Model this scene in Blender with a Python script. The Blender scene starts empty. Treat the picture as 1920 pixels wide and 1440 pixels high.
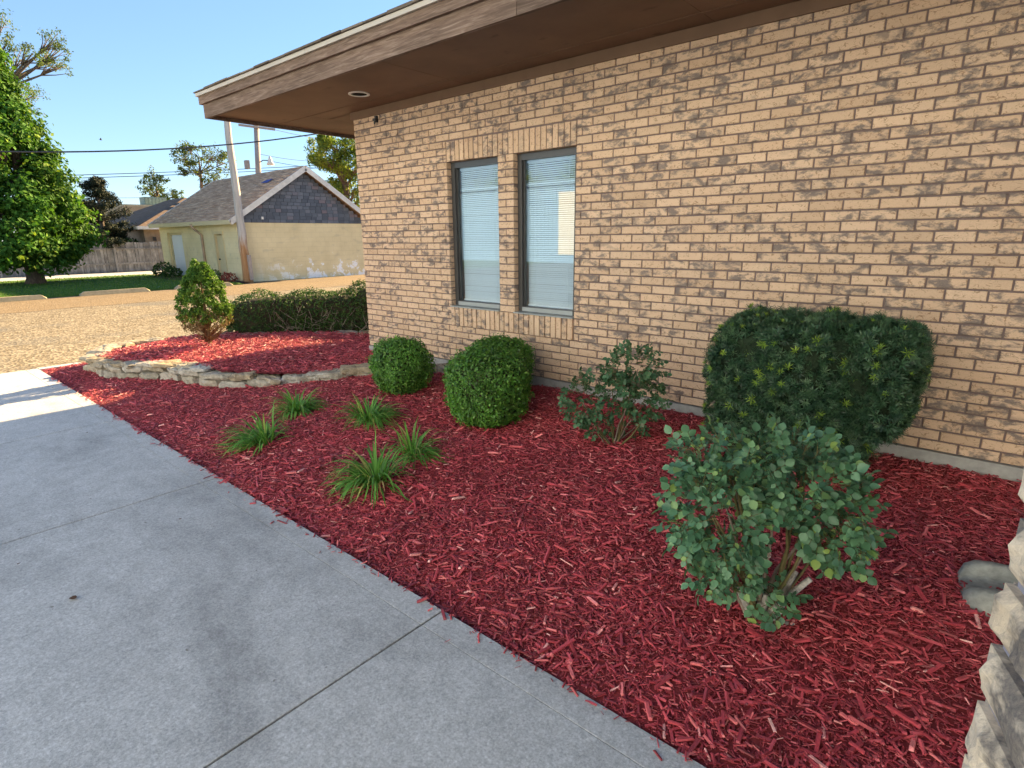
import bpy, math, random
import numpy as np
from mathutils import Vector, Matrix

S = bpy.context.scene
COL = S.collection
R = math.radians
rng = np.random.default_rng(7)
random.seed(7)

# ---------------------------------------------------------------- camera
CAM = np.array([6.1155, -4.3249, 1.3519])
YAW, PITCH, ROLL = R(130.8286), R(-14.539), R(-0.6276)
FOC = 1069.68                                   # focal length in pixels of a 1920 wide picture
cf = np.array([math.cos(PITCH) * math.cos(YAW), math.cos(PITCH) * math.sin(YAW), math.sin(PITCH)])
cr = np.array([math.sin(YAW), -math.cos(YAW), 0.0])
cu = np.cross(cr, cf)
cr, cu = math.cos(ROLL) * cr + math.sin(ROLL) * cu, -math.sin(ROLL) * cr + math.cos(ROLL) * cu
cam_d = bpy.data.cameras.new('camera')
cam_d.sensor_width = 36
cam_d.lens = 36 * FOC / 1920
cam_d.clip_start = 0.05
cam_d.clip_end = 3000
cam = bpy.data.objects.new('camera', cam_d)
COL.objects.link(cam)
cam.matrix_world = Matrix(((cr[0], cu[0], -cf[0], CAM[0]), (cr[1], cu[1], -cf[1], CAM[1]),
                           (cr[2], cu[2], -cf[2], CAM[2]), (0, 0, 0, 1)))
S.camera = cam

def at(x, y, dist):
    """a far point, from its direction and its horizontal distance in metres"""
    d = cf + cr * (x - 960) / FOC - cu * (y - 720) / FOC
    return CAM + d * dist / math.hypot(d[0], d[1])

def depth_of(P):
    return (np.asarray(P) - CAM) @ cf

# ---------------------------------------------------------------- light
SUN_EL, SUN_AZ = R(24.0), R(96.0)               # azimuth counted from +X towards +Y
W = bpy.data.worlds.new('World')
S.world = W
W.use_nodes = True
nt = W.node_tree
nt.nodes.clear()
sky = nt.nodes.new('ShaderNodeTexSky')
sky.sky_type = 'NISHITA'
sky.sun_disc = False
sky.sun_elevation = SUN_EL
sky.sun_rotation = math.pi / 2 - SUN_AZ
sky.air_density = 1.0
sky.dust_density = 0.0
sky.ozone_density = 7.0
bg = nt.nodes.new('ShaderNodeBackground')
bg.inputs[1].default_value = 0.057
out = nt.nodes.new('ShaderNodeOutputWorld')
soft = nt.nodes.new('ShaderNodeGamma')            # a gentle sky: its range is compressed the same way all round
soft.inputs[1].default_value = 0.7
nt.links.new(sky.outputs[0], soft.inputs[0])
nt.links.new(soft.outputs[0], bg.inputs[0])
nt.links.new(bg.outputs[0], out.inputs[0])
sd = bpy.data.lights.new('sun', 'SUN')
sd.energy = 4.0
sd.angle = R(0.53)
sd.color = (1.0, 0.71, 0.37)
sun = bpy.data.objects.new('sun', sd)
COL.objects.link(sun)
to_sun = Vector((math.cos(SUN_EL) * math.cos(SUN_AZ), math.cos(SUN_EL) * math.sin(SUN_AZ), math.sin(SUN_EL)))
sun.rotation_euler = to_sun.to_track_quat('Z', 'Y').to_euler()
sun.location = (0, 12, 9)
S.view_settings.view_transform = 'Standard'
S.view_settings.look = 'None'
S.view_settings.exposure = 2.75
S.view_settings.gamma = 1.0
S.view_settings.use_curve_mapping = False
S.cycles.max_bounces = 8
S.cycles.diffuse_bounces = 4
S.cycles.transparent_max_bounces = 12

# ---------------------------------------------------------------- materials
class NT:
    def __init__(s, name):
        s.m = bpy.data.materials.new(name)
        s.m.use_nodes = True
        s.t = s.m.node_tree
        s.b = s.t.nodes['Principled BSDF']
        s.out = s.t.nodes['Material Output']
    def n(s, typ, **kw):
        o = s.t.nodes.new('ShaderNode' + typ)
        for k, v in kw.items():
            setattr(o, k, v)
        return o
    def l(s, a, b):
        s.t.links.new(a, b)
    def pos(s, scale=(1, 1, 1), rot=(0, 0, 0)):
        g = s.n('NewGeometry')
        mp = s.n('Mapping')
        mp.inputs['Scale'].default_value = scale
        mp.inputs['Rotation'].default_value = rot
        s.l(g.outputs['Position'], mp.inputs[0])
        return mp.outputs[0]
    def noise(s, vec, scale, detail=4, rough=0.55, dist=0.0):
        o = s.n('TexNoise')
        o.inputs['Scale'].default_value = scale
        o.inputs['Detail'].default_value = detail
        o.inputs['Roughness'].default_value = rough
        o.inputs['Distortion'].default_value = dist
        s.l(vec, o.inputs['Vector'])
        return o.outputs['Fac']
    def ramp(s, fac, stops, mode='LINEAR'):
        o = s.n('ValToRGB')
        o.color_ramp.interpolation = mode
        e = o.color_ramp.elements
        while len(e) < len(stops):
            e.new(0.5)
        for i, (p, c) in enumerate(stops):
            e[i].position = p
            e[i].color = (c, c, c, 1) if not hasattr(c, '__len__') else (*c, 1)
        s.l(fac, o.inputs[0])
        return o.outputs[0]
    def math(s, op, a, b=None, c=None, clamp=False):
        o = s.n('Math', operation=op, use_clamp=clamp)
        for i, v in enumerate((a, b, c)):
            if v is None:
                continue
            if isinstance(v, (int, float)):
                o.inputs[i].default_value = v
            else:
                s.l(v, o.inputs[i])
        return o.outputs[0]
    def mix(s, fac, a, b, blend='MIX'):
        o = s.n('Mix', data_type='RGBA', blend_type=blend)
        for k, v in ((0, fac), (6, a), (7, b)):
            if isinstance(v, (int, float)):
                o.inputs[k].default_value = v
            elif isinstance(v, tuple):
                o.inputs[k].default_value = (*v, 1)
            else:
                s.l(v, o.inputs[k])
        return o.outputs[2]
    def rnd(s):
        """a random number per piece: per object, and per piece of a joined mesh"""
        a = s.n('Attribute', attribute_name='rv')
        o = s.n('ObjectInfo')
        return s.math('FRACT', s.math('ADD', a.outputs['Fac'], o.outputs['Random']))
    def bump(s, h, strength=0.5, dist=0.01):
        o = s.n('Bump')
        o.inputs['Strength'].default_value = strength
        o.inputs['Distance'].default_value = dist
        s.l(h, o.inputs['Height'])
        s.l(o.outputs[0], s.b.inputs['Normal'])
    def set(s, color=None, rough=0.8, spec=0.3, metal=0.0):
        if color is not None:
            if isinstance(color, tuple):
                s.b.inputs['Base Color'].default_value = (*color, 1)
            else:
                s.l(color, s.b.inputs['Base Color'])
        s.b.inputs['Roughness'].default_value = rough
        s.b.inputs['Specular IOR Level'].default_value = spec
        s.b.inputs['Metallic'].default_value = metal
        return s.m

def plain(name, c, rough=0.8, var=0.25, scale=12, spec=0.3, bump=0.15, metal=0.0):
    t = NT(name)
    v = t.pos()
    n = t.noise(v, scale, 5, 0.6)
    n2 = t.noise(v, scale * 0.21, 3)
    f = t.math('ADD', t.math('MULTIPLY', n, 0.6), t.math('MULTIPLY', n2, 0.4))
    col = t.ramp(f, [(0.3, tuple(x * (1 - var) for x in c)), (0.7, tuple(min(1, x * (1 + var)) for x in c))])
    if bump:
        t.bump(n, bump, 0.01)
    return t.set(col, rough, spec, metal)

def brick_material(name, face, face2, patch, patch_amt, scrib=1.0, relief=0.5):
    t = NT(name)
    v = t.pos()
    r = t.rnd()
    base = t.mix(r, face, face2)
    r2 = t.math('FRACT', t.math('MULTIPLY', r, 17.31))
    tone = t.ramp(r2, [(0, 0.90), (0.5, 1.0), (1, 1.06)])
    base = t.mix(1.0, base, tone, 'MULTIPLY')
    fine = t.noise(v, 160, 4, 0.7)
    base = t.mix(1.0, base, t.ramp(fine, [(0.25, 0.86), (0.75, 1.10)]), 'MULTIPLY')
    # short worm-like scratches in the clay
    w = t.noise(t.pos((1, 1, 1.5)), 30, 1.5, 0.4, 0.6)
    line = t.math('SUBTRACT', 1.0, t.math('MULTIPLY', t.math('ABSOLUTE', t.math('SUBTRACT', w, 0.5)), 26), clamp=True)
    gate = t.ramp(t.noise(v, 24, 2), [(0.47, 0.0), (0.55, 1.0)])
    sc = t.math('MULTIPLY', t.math('MULTIPLY', line, gate), 0.70 * scrib)
    base = t.mix(sc, base, (0.17, 0.085, 0.035))
    # smoky patches, only on some bricks
    r3 = t.math('FRACT', t.math('MULTIPLY', r, 41.77))
    on = t.ramp(r3, [(1 - patch_amt - 0.03, 0.0), (1 - patch_amt + 0.03, 1.0)])
    pn = t.noise(t.pos((1, 1, 1.9), (0, R(-24), 0)), 9, 5, 0.66, 0.25)
    pm = t.math('MULTIPLY', t.ramp(pn, [(0.475, 0.0), (0.585, 1.0)]), on)
    pm2 = t.math('MULTIPLY', pm, t.ramp(fine, [(0.2, 0.55), (0.7, 0.95)]))
    base = t.mix(pm2, base, patch)
    h = t.math('SUBTRACT', t.math('MULTIPLY', fine, 0.35), t.math('MULTIPLY', sc, 0.8))
    t.bump(h, relief, 0.004)
    return t.set(base, 0.88, 0.2)

def leaf_material(name, stops, trans=0.35, rough=0.5, spec=0.4, var_noise=0.0):
    t = NT(name)
    c = t.ramp(t.rnd(), stops)
    if var_noise:
        c = t.mix(1.0, c, t.ramp(t.noise(t.pos(), var_noise, 3), [(0.3, 0.6), (0.7, 1.35)]), 'MULTIPLY')
    t.set(c, rough, spec)
    tr = t.n('BsdfTranslucent')
    t.l(t.mix(1.0, c, (1.25, 1.2, 0.55), 'MULTIPLY'), tr.inputs[0])
    mx = t.n('MixShader')
    mx.inputs[0].default_value = trans
    t.l(t.b.outputs[0], mx.inputs[1])
    t.l(tr.outputs[0], mx.inputs[2])
    t.l(mx.outputs[0], t.out.inputs[0])
    return t.m

M = {}
M['brick'] = brick_material('wall_brick', (0.605, 0.430, 0.295), (0.67, 0.492, 0.350), (0.115, 0.106, 0.114), 0.55)
M['rock_brick'] = brick_material('rock_face_brick', (0.68, 0.565, 0.425), (0.77, 0.67, 0.535), (0.10, 0.095, 0.10), 0.7, 0.0, 1.0)
M['mortar'] = plain('dark_mortar', (0.180, 0.135, 0.128), 0.95, 0.2, 60)
M['mortar_pale'] = plain('lavender_grey_mortar', (0.30, 0.30, 0.37), 0.95, 0.15, 80)
M['foundation'] = plain('foundation_concrete', (0.34, 0.34, 0.33), 0.9, 0.25, 25)
M['soffit'] = None
M['frieze'] = plain('frieze_paint', (0.17, 0.105, 0.068), 0.7, 0.15, 6)
M['frame'] = plain('bronze_frame', (0.050, 0.050, 0.052), 0.35, 0.1, 6, 0.5, 0.0)
M['sill'] = plain('sill_metal', (0.30, 0.33, 0.34), 0.4, 0.15, 10, 0.5, 0.0)
M['dark'] = plain('dark_hollow', (0.012, 0.011, 0.010), 0.9, 0.1, 4, 0.1, 0.0)
M['white'] = plain('white_enamel', (0.72, 0.72, 0.70), 0.45, 0.05, 5, 0.4, 0.0)
M['blind'] = plain('white_blind', (0.88, 0.88, 0.87), 0.5, 0.03, 5, 0.4, 0.0)
M['drip'] = plain('drip_edge_metal', (0.46, 0.43, 0.38), 0.5, 0.12, 4, 0.5, 0.0)
M['stone'] = None

def wood_material(name, a, b, c, sx=(1.2, 30, 30), rough=0.85):
    t = NT(name)
    v = t.pos(sx)
    n = t.noise(v, 1.6, 6, 0.65, 0.9)
    col = t.ramp(n, [(0.28, a), (0.5, b), (0.72, c)])
    big = t.noise(t.pos((0.6, 2, 2)), 1.7, 3)
    col = t.mix(1.0, col, t.ramp(big, [(0.3, 0.72), (0.7, 1.25)]), 'MULTIPLY')
    rr = t.rnd()
    col = t.mix(1.0, col, t.ramp(rr, [(0, 0.8), (1, 1.15)]), 'MULTIPLY')
    t.bump(n, 0.35, 0.006)
    return t.set(col, rough, 0.2)
M['fascia'] = wood_material('weathered_fascia_wood', (0.080, 0.056, 0.044), (0.150, 0.106, 0.083), (0.265, 0.205, 0.170), (2.2, 26, 34))
def soffit_material():
    t = NT('brown_soffit_paint')
    v = t.pos()
    c = t.ramp(t.noise(v, 1.4, 5, 0.6), [(0.3, (0.125, 0.070, 0.044)), (0.7, (0.195, 0.115, 0.073))])
    sp = t.ramp(t.noise(t.pos((0.7, 1.6, 1)), 6.5, 3, 0.5), [(0.66, 0.0), (0.74, 0.55)])
    c = t.mix(sp, c, (0.06, 0.035, 0.022))
    c = t.mix(1.0, c, t.ramp(t.rnd(), [(0, 0.9), (1, 1.08)]), 'MULTIPLY')
    return t.set(c, 0.65, 0.3)
M['soffit'] = soffit_material()
M['plank'] = wood_material('grey_fence_wood', (0.17, 0.16, 0.155), (0.27, 0.26, 0.255), (0.38, 0.37, 0.365), (9, 9, 0.8))

def stone_material():
    t = NT('limestone')
    v = t.pos()
    c = t.ramp(t.rnd(), [(0, (0.306, 0.255, 0.178)), (0.3, (0.374, 0.348, 0.297)), (0.6, (0.289, 0.264, 0.212)), (0.8, (0.425, 0.416, 0.391)), (1, (0.348, 0.281, 0.187))])
    n = t.noise(v, 22, 6, 0.7)
    c = t.mix(1.0, c, t.ramp(n, [(0.3, 0.55), (0.68, 1.25)]), 'MULTIPLY')
    w = t.ramp(t.noise(v, 6, 5, 0.7), [(0.58, 0.0), (0.66, 1.0)])
    c = t.mix(t.math('MULTIPLY', w, 0.6), c, (0.527, 0.527, 0.510))
    t.bump(n, 0.8, 0.012)
    return t.set(c, 0.9, 0.2)
M['stone'] = stone_material()

def concrete_material():
    t = NT('sidewalk_concrete')
    v = t.pos()
    fine = t.noise(v, 130, 3, 0.8)
    mid = t.noise(v, 9, 5, 0.65)
    big = t.noise(t.pos((0.9, 1.7, 1)), 0.9, 4, 0.6, 0.3)
    c = t.ramp(fine, [(0.28, (0.30, 0.315, 0.33)), (0.5, (0.46, 0.475, 0.49)), (0.72, (0.63, 0.645, 0.66))])
    c = t.mix(1.0, c, t.ramp(t.noise(v, 48, 3, 0.8), [(0.3, 0.80), (0.7, 1.16)]), 'MULTIPLY')
    c = t.mix(1.0, c, t.ramp(mid, [(0.3, 0.86), (0.7, 1.09)]), 'MULTIPLY')
    c = t.mix(1.0, c, t.ramp(big, [(0.30, 0.70), (0.46, 0.96), (0.8, 1.06)]), 'MULTIPLY')
    rr = t.rnd()
    c = t.mix(1.0, c, t.ramp(rr, [(0, 0.94), (1, 1.04)]), 'MULTIPLY')
    spots = t.ramp(t.noise(v, 26, 2, 0.5), [(0.755, 0.0), (0.79, 1.0)])
    c = t.mix(t.math('MULTIPLY', spots, 0.6), c, (0.10, 0.085, 0.07))
    t.bump(fine, 0.35, 0.003)
    return t.set(c, 0.85, 0.25)
M['concrete'] = concrete_material()
M['joint'] = plain('joint_dirt', (0.06, 0.055, 0.045), 0.95, 0.3, 40)
M['splash'] = plain('cast_concrete', (0.27, 0.28, 0.26), 0.7, 0.42, 26, 0.35, 0.5)

def lot_material():
    t = NT('worn_gravel_asphalt')
    v = t.pos()
    vor = t.n('TexVoronoi')
    vor.inputs['Scale'].default_value = 26
    t.l(v, vor.inputs['Vector'])
    sep = t.n('SeparateXYZ')
    t.l(vor.outputs['Color'], sep.inputs[0])
    c = t.ramp(sep.outputs[0], [(0.0, (0.114, 0.091, 0.063)), (0.45, (0.201, 0.172, 0.122)), (1.0, (0.336, 0.300, 0.229))])
    mid = t.noise(v, 5.5, 5, 0.7)
    c = t.mix(1.0, c, t.ramp(mid, [(0.3, 0.75), (0.7, 1.2)]), 'MULTIPLY')
    big = t.noise(v, 0.55, 4, 0.6)
    c = t.mix(t.ramp(big, [(0.52, 0.0), (0.64, 0.55)]), c, (0.114, 0.120, 0.122))
    xyz = t.n('SeparateXYZ')
    t.l(v, xyz.inputs[0])
    wob = t.math('MULTIPLY', t.math('SUBTRACT', t.noise(v, 0.9, 3), 0.5), 0.7)
    def seam(x0, w):
        d = t.math('ABSOLUTE', t.math('ADD', t.math('SUBTRACT', xyz.outputs[0], x0), wob))
        return t.math('LESS_THAN', d, w)
    # older browner strip beyond a long crack
    far = t.math('LESS_THAN', t.math('ADD', xyz.outputs[0], wob), -11.9)
    c = t.mix(t.math('MULTIPLY', far, 0.65), c, t.mix(mid, (0.176, 0.120, 0.067), (0.242, 0.183, 0.110)))
    c = t.mix(t.math('MULTIPLY', seam(-11.9, 0.045), 0.8), c, (0.040, 0.036, 0.036))
    c = t.mix(t.math('MULTIPLY', seam(-8.2, 0.018), 0.7), c, (0.068, 0.065, 0.063))
    c = t.mix(t.math('MULTIPLY', seam(-6.9, 0.014), 0.4), c, (0.310, 0.292, 0.237))
    t.bump(vor.outputs['Distance'], 0.6, 0.02)
    return t.set(c, 0.95, 0.15)
M['lot'] = lot_material()
M['lawn'] = leaf_material('lawn_base', [(0, (0.063, 0.126, 0.031)), (1, (0.084, 0.154, 0.042))], 0.0, 0.8, 0.2, 6)
M['grassblade'] = leaf_material('lawn_blade', [(0, (0.070, 0.161, 0.031)), (0.6, (0.098, 0.210, 0.042)), (1, (0.182, 0.238, 0.070))], 0.3, 0.7, 0.2)
M['soil'] = plain('mulch_bed_base', (0.23, 0.034, 0.040), 0.95, 0.4, 60)
M['mulchdark'] = plain('old_brown_mulch', (0.05, 0.030, 0.022), 0.95, 0.4, 30)

def chip_material():
    t = NT('red_dyed_wood_chip')
    c = t.ramp(t.rnd(), [(0, (0.204, 0.022, 0.032)), (0.35, (0.400, 0.044, 0.063)), (0.7, (0.578, 0.082, 0.102)), (0.975, (0.782, 0.189, 0.193)), (1.0, (0.900, 0.486, 0.443))])
    n = t.noise(t.pos((1, 1, 1)), 90, 3, 0.7)
    c = t.mix(1.0, c, t.ramp(n, [(0.3, 0.72), (0.7, 1.22)]), 'MULTIPLY')
    c = t.mix(1.0, c, t.ramp(t.noise(t.pos(), 1.6, 4, 0.6), [(0.32, 0.80), (0.68, 1.14)]), 'MULTIPLY')
    return t.set(c, 0.55, 0.6)
M['chip'] = chip_material()

M['boxwood'] = leaf_material('boxwood_leaf', [(0, (0.044, 0.131, 0.022)), (0.5, (0.088, 0.231, 0.035)), (0.85, (0.125, 0.300, 0.044)), (1, (0.200, 0.362, 0.062))], 0.3, 0.42, 0.5, 3)
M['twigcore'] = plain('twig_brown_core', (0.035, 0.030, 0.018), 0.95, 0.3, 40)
M['yew'] = leaf_material('yew_needle', [(0, (0.014, 0.040, 0.022)), (0.45, (0.036, 0.092, 0.046)), (0.8, (0.062, 0.135, 0.066)), (1, (0.115, 0.200, 0.100))], 0.12, 0.42, 0.45)
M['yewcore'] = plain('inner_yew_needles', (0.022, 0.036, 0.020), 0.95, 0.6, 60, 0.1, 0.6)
M['yewtip'] = leaf_material('yew_new_needle', [(0, (0.193, 0.330, 0.048)), (1, (0.303, 0.440, 0.068))], 0.3, 0.5, 0.4)
M['rose'] = leaf_material('rose_leaf', [(0, (0.046, 0.123, 0.067)), (0.5, (0.092, 0.213, 0.114)), (0.88, (0.144, 0.297, 0.166)), (0.96, (0.207, 0.347, 0.114)), (1, (0.265, 0.381, 0.095))], 0.2, 0.42, 0.5)
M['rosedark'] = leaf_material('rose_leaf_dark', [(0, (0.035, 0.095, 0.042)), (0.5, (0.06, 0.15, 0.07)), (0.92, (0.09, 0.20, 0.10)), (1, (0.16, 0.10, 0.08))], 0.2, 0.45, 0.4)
M['cane'] = plain('rose_cane_bark', (0.23, 0.18, 0.145), 0.85, 0.5, 35, 0.2, 0.5)
M['canegreen'] = plain('young_cane_bark', (0.13, 0.11, 0.045), 0.7, 0.3, 30)
M['stump'] = plain('bleached_stump_bark', (0.42, 0.39, 0.36), 0.9, 0.6, 45, 0.2, 0.6)
M['dryleaf'] = leaf_material('dry_leaf', [(0, (0.42, 0.30, 0.13)), (1, (0.30, 0.17, 0.07))], 0.2, 0.7, 0.2)
M['browndead'] = plain('fallen_leaf_brown', (0.085, 0.045, 0.028), 0.8, 0.3, 50)
M['daylily'] = leaf_material('daylily_blade', [(0, (0.082, 0.226, 0.040)), (0.5, (0.134, 0.334, 0.054)), (0.85, (0.198, 0.432, 0.082)), (0.93, (0.360, 0.486, 0.126)), (1, (0.540, 0.414, 0.180))], 0.3, 0.45, 0.4)
M['spruce'] = leaf_material('spruce_tuft', [(0, (0.037, 0.106, 0.018)), (0.5, (0.069, 0.169, 0.022)), (1, (0.131, 0.237, 0.033))], 0.3, 0.6, 0.3)
M['sprucebrown'] = leaf_material('dry_spruce_tuft', [(0, (0.14, 0.085, 0.045)), (0.6, (0.22, 0.15, 0.08)), (1, (0.13, 0.13, 0.04))], 0.15, 0.8, 0.2)
M['twig'] = plain('bare_grey_twig', (0.24, 0.20, 0.165), 0.9, 0.3, 30)
M['hedge'] = leaf_material('hedge_leaf', [(0, (0.017, 0.050, 0.012)), (0.6, (0.030, 0.080, 0.015)), (1, (0.067, 0.134, 0.020))], 0.25, 0.55, 0.35, 2.5)
M['maple'] = leaf_material('maple_leaf', [(0, (0.040, 0.109, 0.018)), (0.5, (0.069, 0.173, 0.026)), (0.85, (0.109, 0.225, 0.030)), (1, (0.195, 0.287, 0.034))], 0.3, 0.65, 0.12, 0.9)
M['elm'] = leaf_material('pale_tree_leaf', [(0, (0.055, 0.105, 0.025)), (0.6, (0.09, 0.15, 0.035)), (1, (0.15, 0.20, 0.045))], 0.35, 0.6, 0.3, 0.8)
M['lime'] = leaf_material('lime_leaf', [(0, (0.08, 0.14, 0.025)), (0.5, (0.14, 0.22, 0.03)), (1, (0.24, 0.30, 0.05))], 0.4, 0.6, 0.3, 0.8)
M['cedar'] = leaf_material('cedar_scale', [(0, (0.012, 0.020, 0.013)), (0.7, (0.022, 0.034, 0.020)), (1, (0.045, 0.055, 0.025))], 0.06, 0.7, 0.25)
M['bark'] = wood_material('tree_bark', (0.07, 0.05, 0.04), (0.13, 0.10, 0.08), (0.22, 0.175, 0.14), (10, 10, 1.6))
M['redleaf'] = leaf_material('red_barberry_leaf', [(0, (0.20, 0.035, 0.03)), (1, (0.34, 0.09, 0.06))], 0.2, 0.6, 0.3)

def pole_material():
    t = NT('weathered_pole_wood')
    v = t.pos((7, 7, 0.5))
    n = t.noise(v, 2.2, 6, 0.7, 0.5)
    grey = t.ramp(n, [(0.3, (0.34, 0.32, 0.30)), (0.7, (0.58, 0.55, 0.52))])
    raw = t.ramp(n, [(0.3, (0.26, 0.13, 0.055)), (0.7, (0.50, 0.30, 0.16))])
    xyz = t.n('SeparateXYZ')
    g = t.n('NewGeometry')
    t.l(g.outputs['Position'], xyz.inputs[0])
    e = t.math('ADD', xyz.outputs[2], t.math('MULTIPLY', t.math('SUBTRACT', n, 0.5), 2.2))
    f = t.ramp(t.math('MULTIPLY', t.math('ADD', e, 1.0), 0.25), [(0.50, 1.0), (0.64, 0.0)])
    t.bump(n, 0.5, 0.02)
    return t.set(t.mix(f, grey, raw), 0.9, 0.15)
M['pole'] = pole_material()
M['pole_far'] = plain('grey_pole_wood', (0.36, 0.31, 0.28), 0.9, 0.2, 8)
M['wire'] = plain('cable_black', (0.05, 0.055, 0.065), 0.7, 0.1, 5, 0.3, 0.0)

def paint_block_material():
    t = NT('cream_painted_block')
    v = t.pos()
    g = t.n('NewGeometry')
    xyz = t.n('SeparateXYZ')
    t.l(g.outputs['Position'], xyz.inputs[0])
    c = t.ramp(t.noise(v, 1.3, 5, 0.6), [(0.3, (0.666, 0.564, 0.333)), (0.7, (0.785, 0.678, 0.424))])
    # flaking paint near the footing and a few loose blocks
    fl = t.noise(v, 2.6, 6, 0.72, 0.4)
    hgt = t.math('MULTIPLY', t.math('ADD', xyz.outputs[2], 0.31), 0.16)
    fm = t.ramp(t.math('SUBTRACT', fl, hgt), [(0.475, 0.0), (0.50, 1.0)])
    xg = t.math('GREATER_THAN', xyz.outputs[0], -17.0)
    yg = t.ramp(t.math('MULTIPLY', t.math('SUBTRACT', xyz.outputs[1], 6.0), 0.2), [(0.1, 0.0), (0.5, 1.0)])
    c = t.mix(t.math('MULTIPLY', t.math('MULTIPLY', fm, xg), yg), c, (0.900, 0.900, 0.894))
    dirt = t.ramp(t.noise(t.pos((1, 0.5, 1.6)), 3.2, 3), [(0.60, 0.0), (0.72, 0.35)])
    c = t.mix(dirt, c, (0.428, 0.381, 0.287))
    br = t.n('TexBrick')
    br.inputs['Scale'].default_value = 1.0
    br.inputs['Brick Width'].default_value = 0.4
    br.inputs['Row Height'].default_value = 0.2
    br.inputs['Mortar Size'].default_value = 0.008
    cmb = t.n('CombineXYZ')
    t.l(t.math('ADD', xyz.outputs[0], xyz.outputs[1]), cmb.inputs[0])
    t.l(xyz.outputs[2], cmb.inputs[1])
    t.l(cmb.outputs[0], br.inputs['Vector'])
    c = t.mix(t.math('MULTIPLY', br.outputs['Fac'], 0.18), c, (0.357, 0.298, 0.195))
    t.bump(t.math('SUBTRACT', 1.0, br.outputs['Fac']), 0.25, 0.01)
    return t.set(c, 0.75, 0.25)
M['cream'] = paint_block_material()
M['creamtrim'] = plain('cream_trim', (0.60, 0.51, 0.31), 0.7, 0.08, 3)
M['whitetrim'] = plain('peeling_white_trim', (0.66, 0.65, 0.62), 0.7, 0.22, 5)
M['garagedoor'] = plain('white_door_paint', (0.70, 0.74, 0.80), 0.5, 0.05, 2)

def roof_material(name, a, b):
    t = NT(name)
    n = t.noise(t.pos((0.9, 3.2, 3.2)), 2.3, 4, 0.6, 0.3)
    c = t.ramp(n, [(0.35, a), (0.55, tuple((x + y) / 2 for x, y in zip(a, b))), (0.68, b)])
    c = t.mix(1.0, c, t.ramp(t.noise(t.pos(), 30, 3), [(0.3, 0.85), (0.7, 1.12)]), 'MULTIPLY')
    return t.set(c, 0.95, 0.15)
M['roof'] = roof_material('brown_shingle', (0.37, 0.225, 0.145), (0.72, 0.50, 0.345))
M['roof_old'] = roof_material('old_brown_shingle', (0.125, 0.088, 0.066), (0.19, 0.145, 0.115))
M['shingle_dark'] = None
t_ = NT('charcoal_shingle')
M['shingle_dark'] = t_.set(t_.ramp(t_.rnd(), [(0, (0.090, 0.107, 0.138)), (0.5, (0.120, 0.143, 0.181)), (0.9, (0.162, 0.182, 0.225)), (1, (0.192, 0.163, 0.189))]), 0.95, 0.15)
t_ = NT('roof_shingle_edge')
M['shingle_edge'] = t_.set(t_.ramp(t_.rnd(), [(0, (0.10, 0.085, 0.07)), (1, (0.20, 0.17, 0.14))]), 0.95, 0.15)
M['annexbrick'] = plain('far_tan_brick', (0.42, 0.31, 0.215), 0.9, 0.3, 5)
M['tanwall'] = plain('far_tan_stucco', (0.50, 0.37, 0.22), 0.9, 0.1, 1)
M['acgreen'] = plain('rooftop_unit_green', (0.20, 0.28, 0.25), 0.6, 0.2, 3)
M['bluepatch'] = plain('blue_tarp_patch', (0.05, 0.06, 0.25), 0.6, 0.2, 5)
M['birdgrey'] = plain('bird_feather', (0.09, 0.10, 0.12), 0.8, 0.2, 10)

M['fillwall'] = plain('fill_wing_paint', (0.49, 0.635, 0.90), 0.7, 0.04, 1.0, 0.3, 0.0)  # wall colour of the added wing, tinted for the light it bounces
M['bluemetal'] = plain('blue_metal', (0.17, 0.34, 0.66), 0.55, 0.06, 1.0, 0.4, 0.0)

def glass_material():
    t = NT('window_glass')
    gl = t.n('BsdfGlossy')
    gl.inputs['Roughness'].default_value = 0.015
    gl.inputs['Color'].default_value = (1, 1, 1, 1)
    tp = t.n('BsdfTransparent')
    tp.inputs[0].default_value = (0.86, 0.93, 0.98, 1)
    lw = t.n('LayerWeight')                         # 1 - |cos|, the same from both sides
    lw.inputs[0].default_value = 0.5
    f = t.math('ADD', t.math('MULTIPLY', t.math('POWER', lw.outputs['Facing'], 5.0), 0.9), 0.065, clamp=True)
    mx = t.n('MixShader')
    t.l(f, mx.inputs[0])
    t.l(tp.outputs[0], mx.inputs[1])
    t.l(gl.outputs[0], mx.inputs[2])
    t.l(mx.outputs[0], t.out.inputs[0])
    return t.m
M['glass'] = glass_material()

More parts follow.
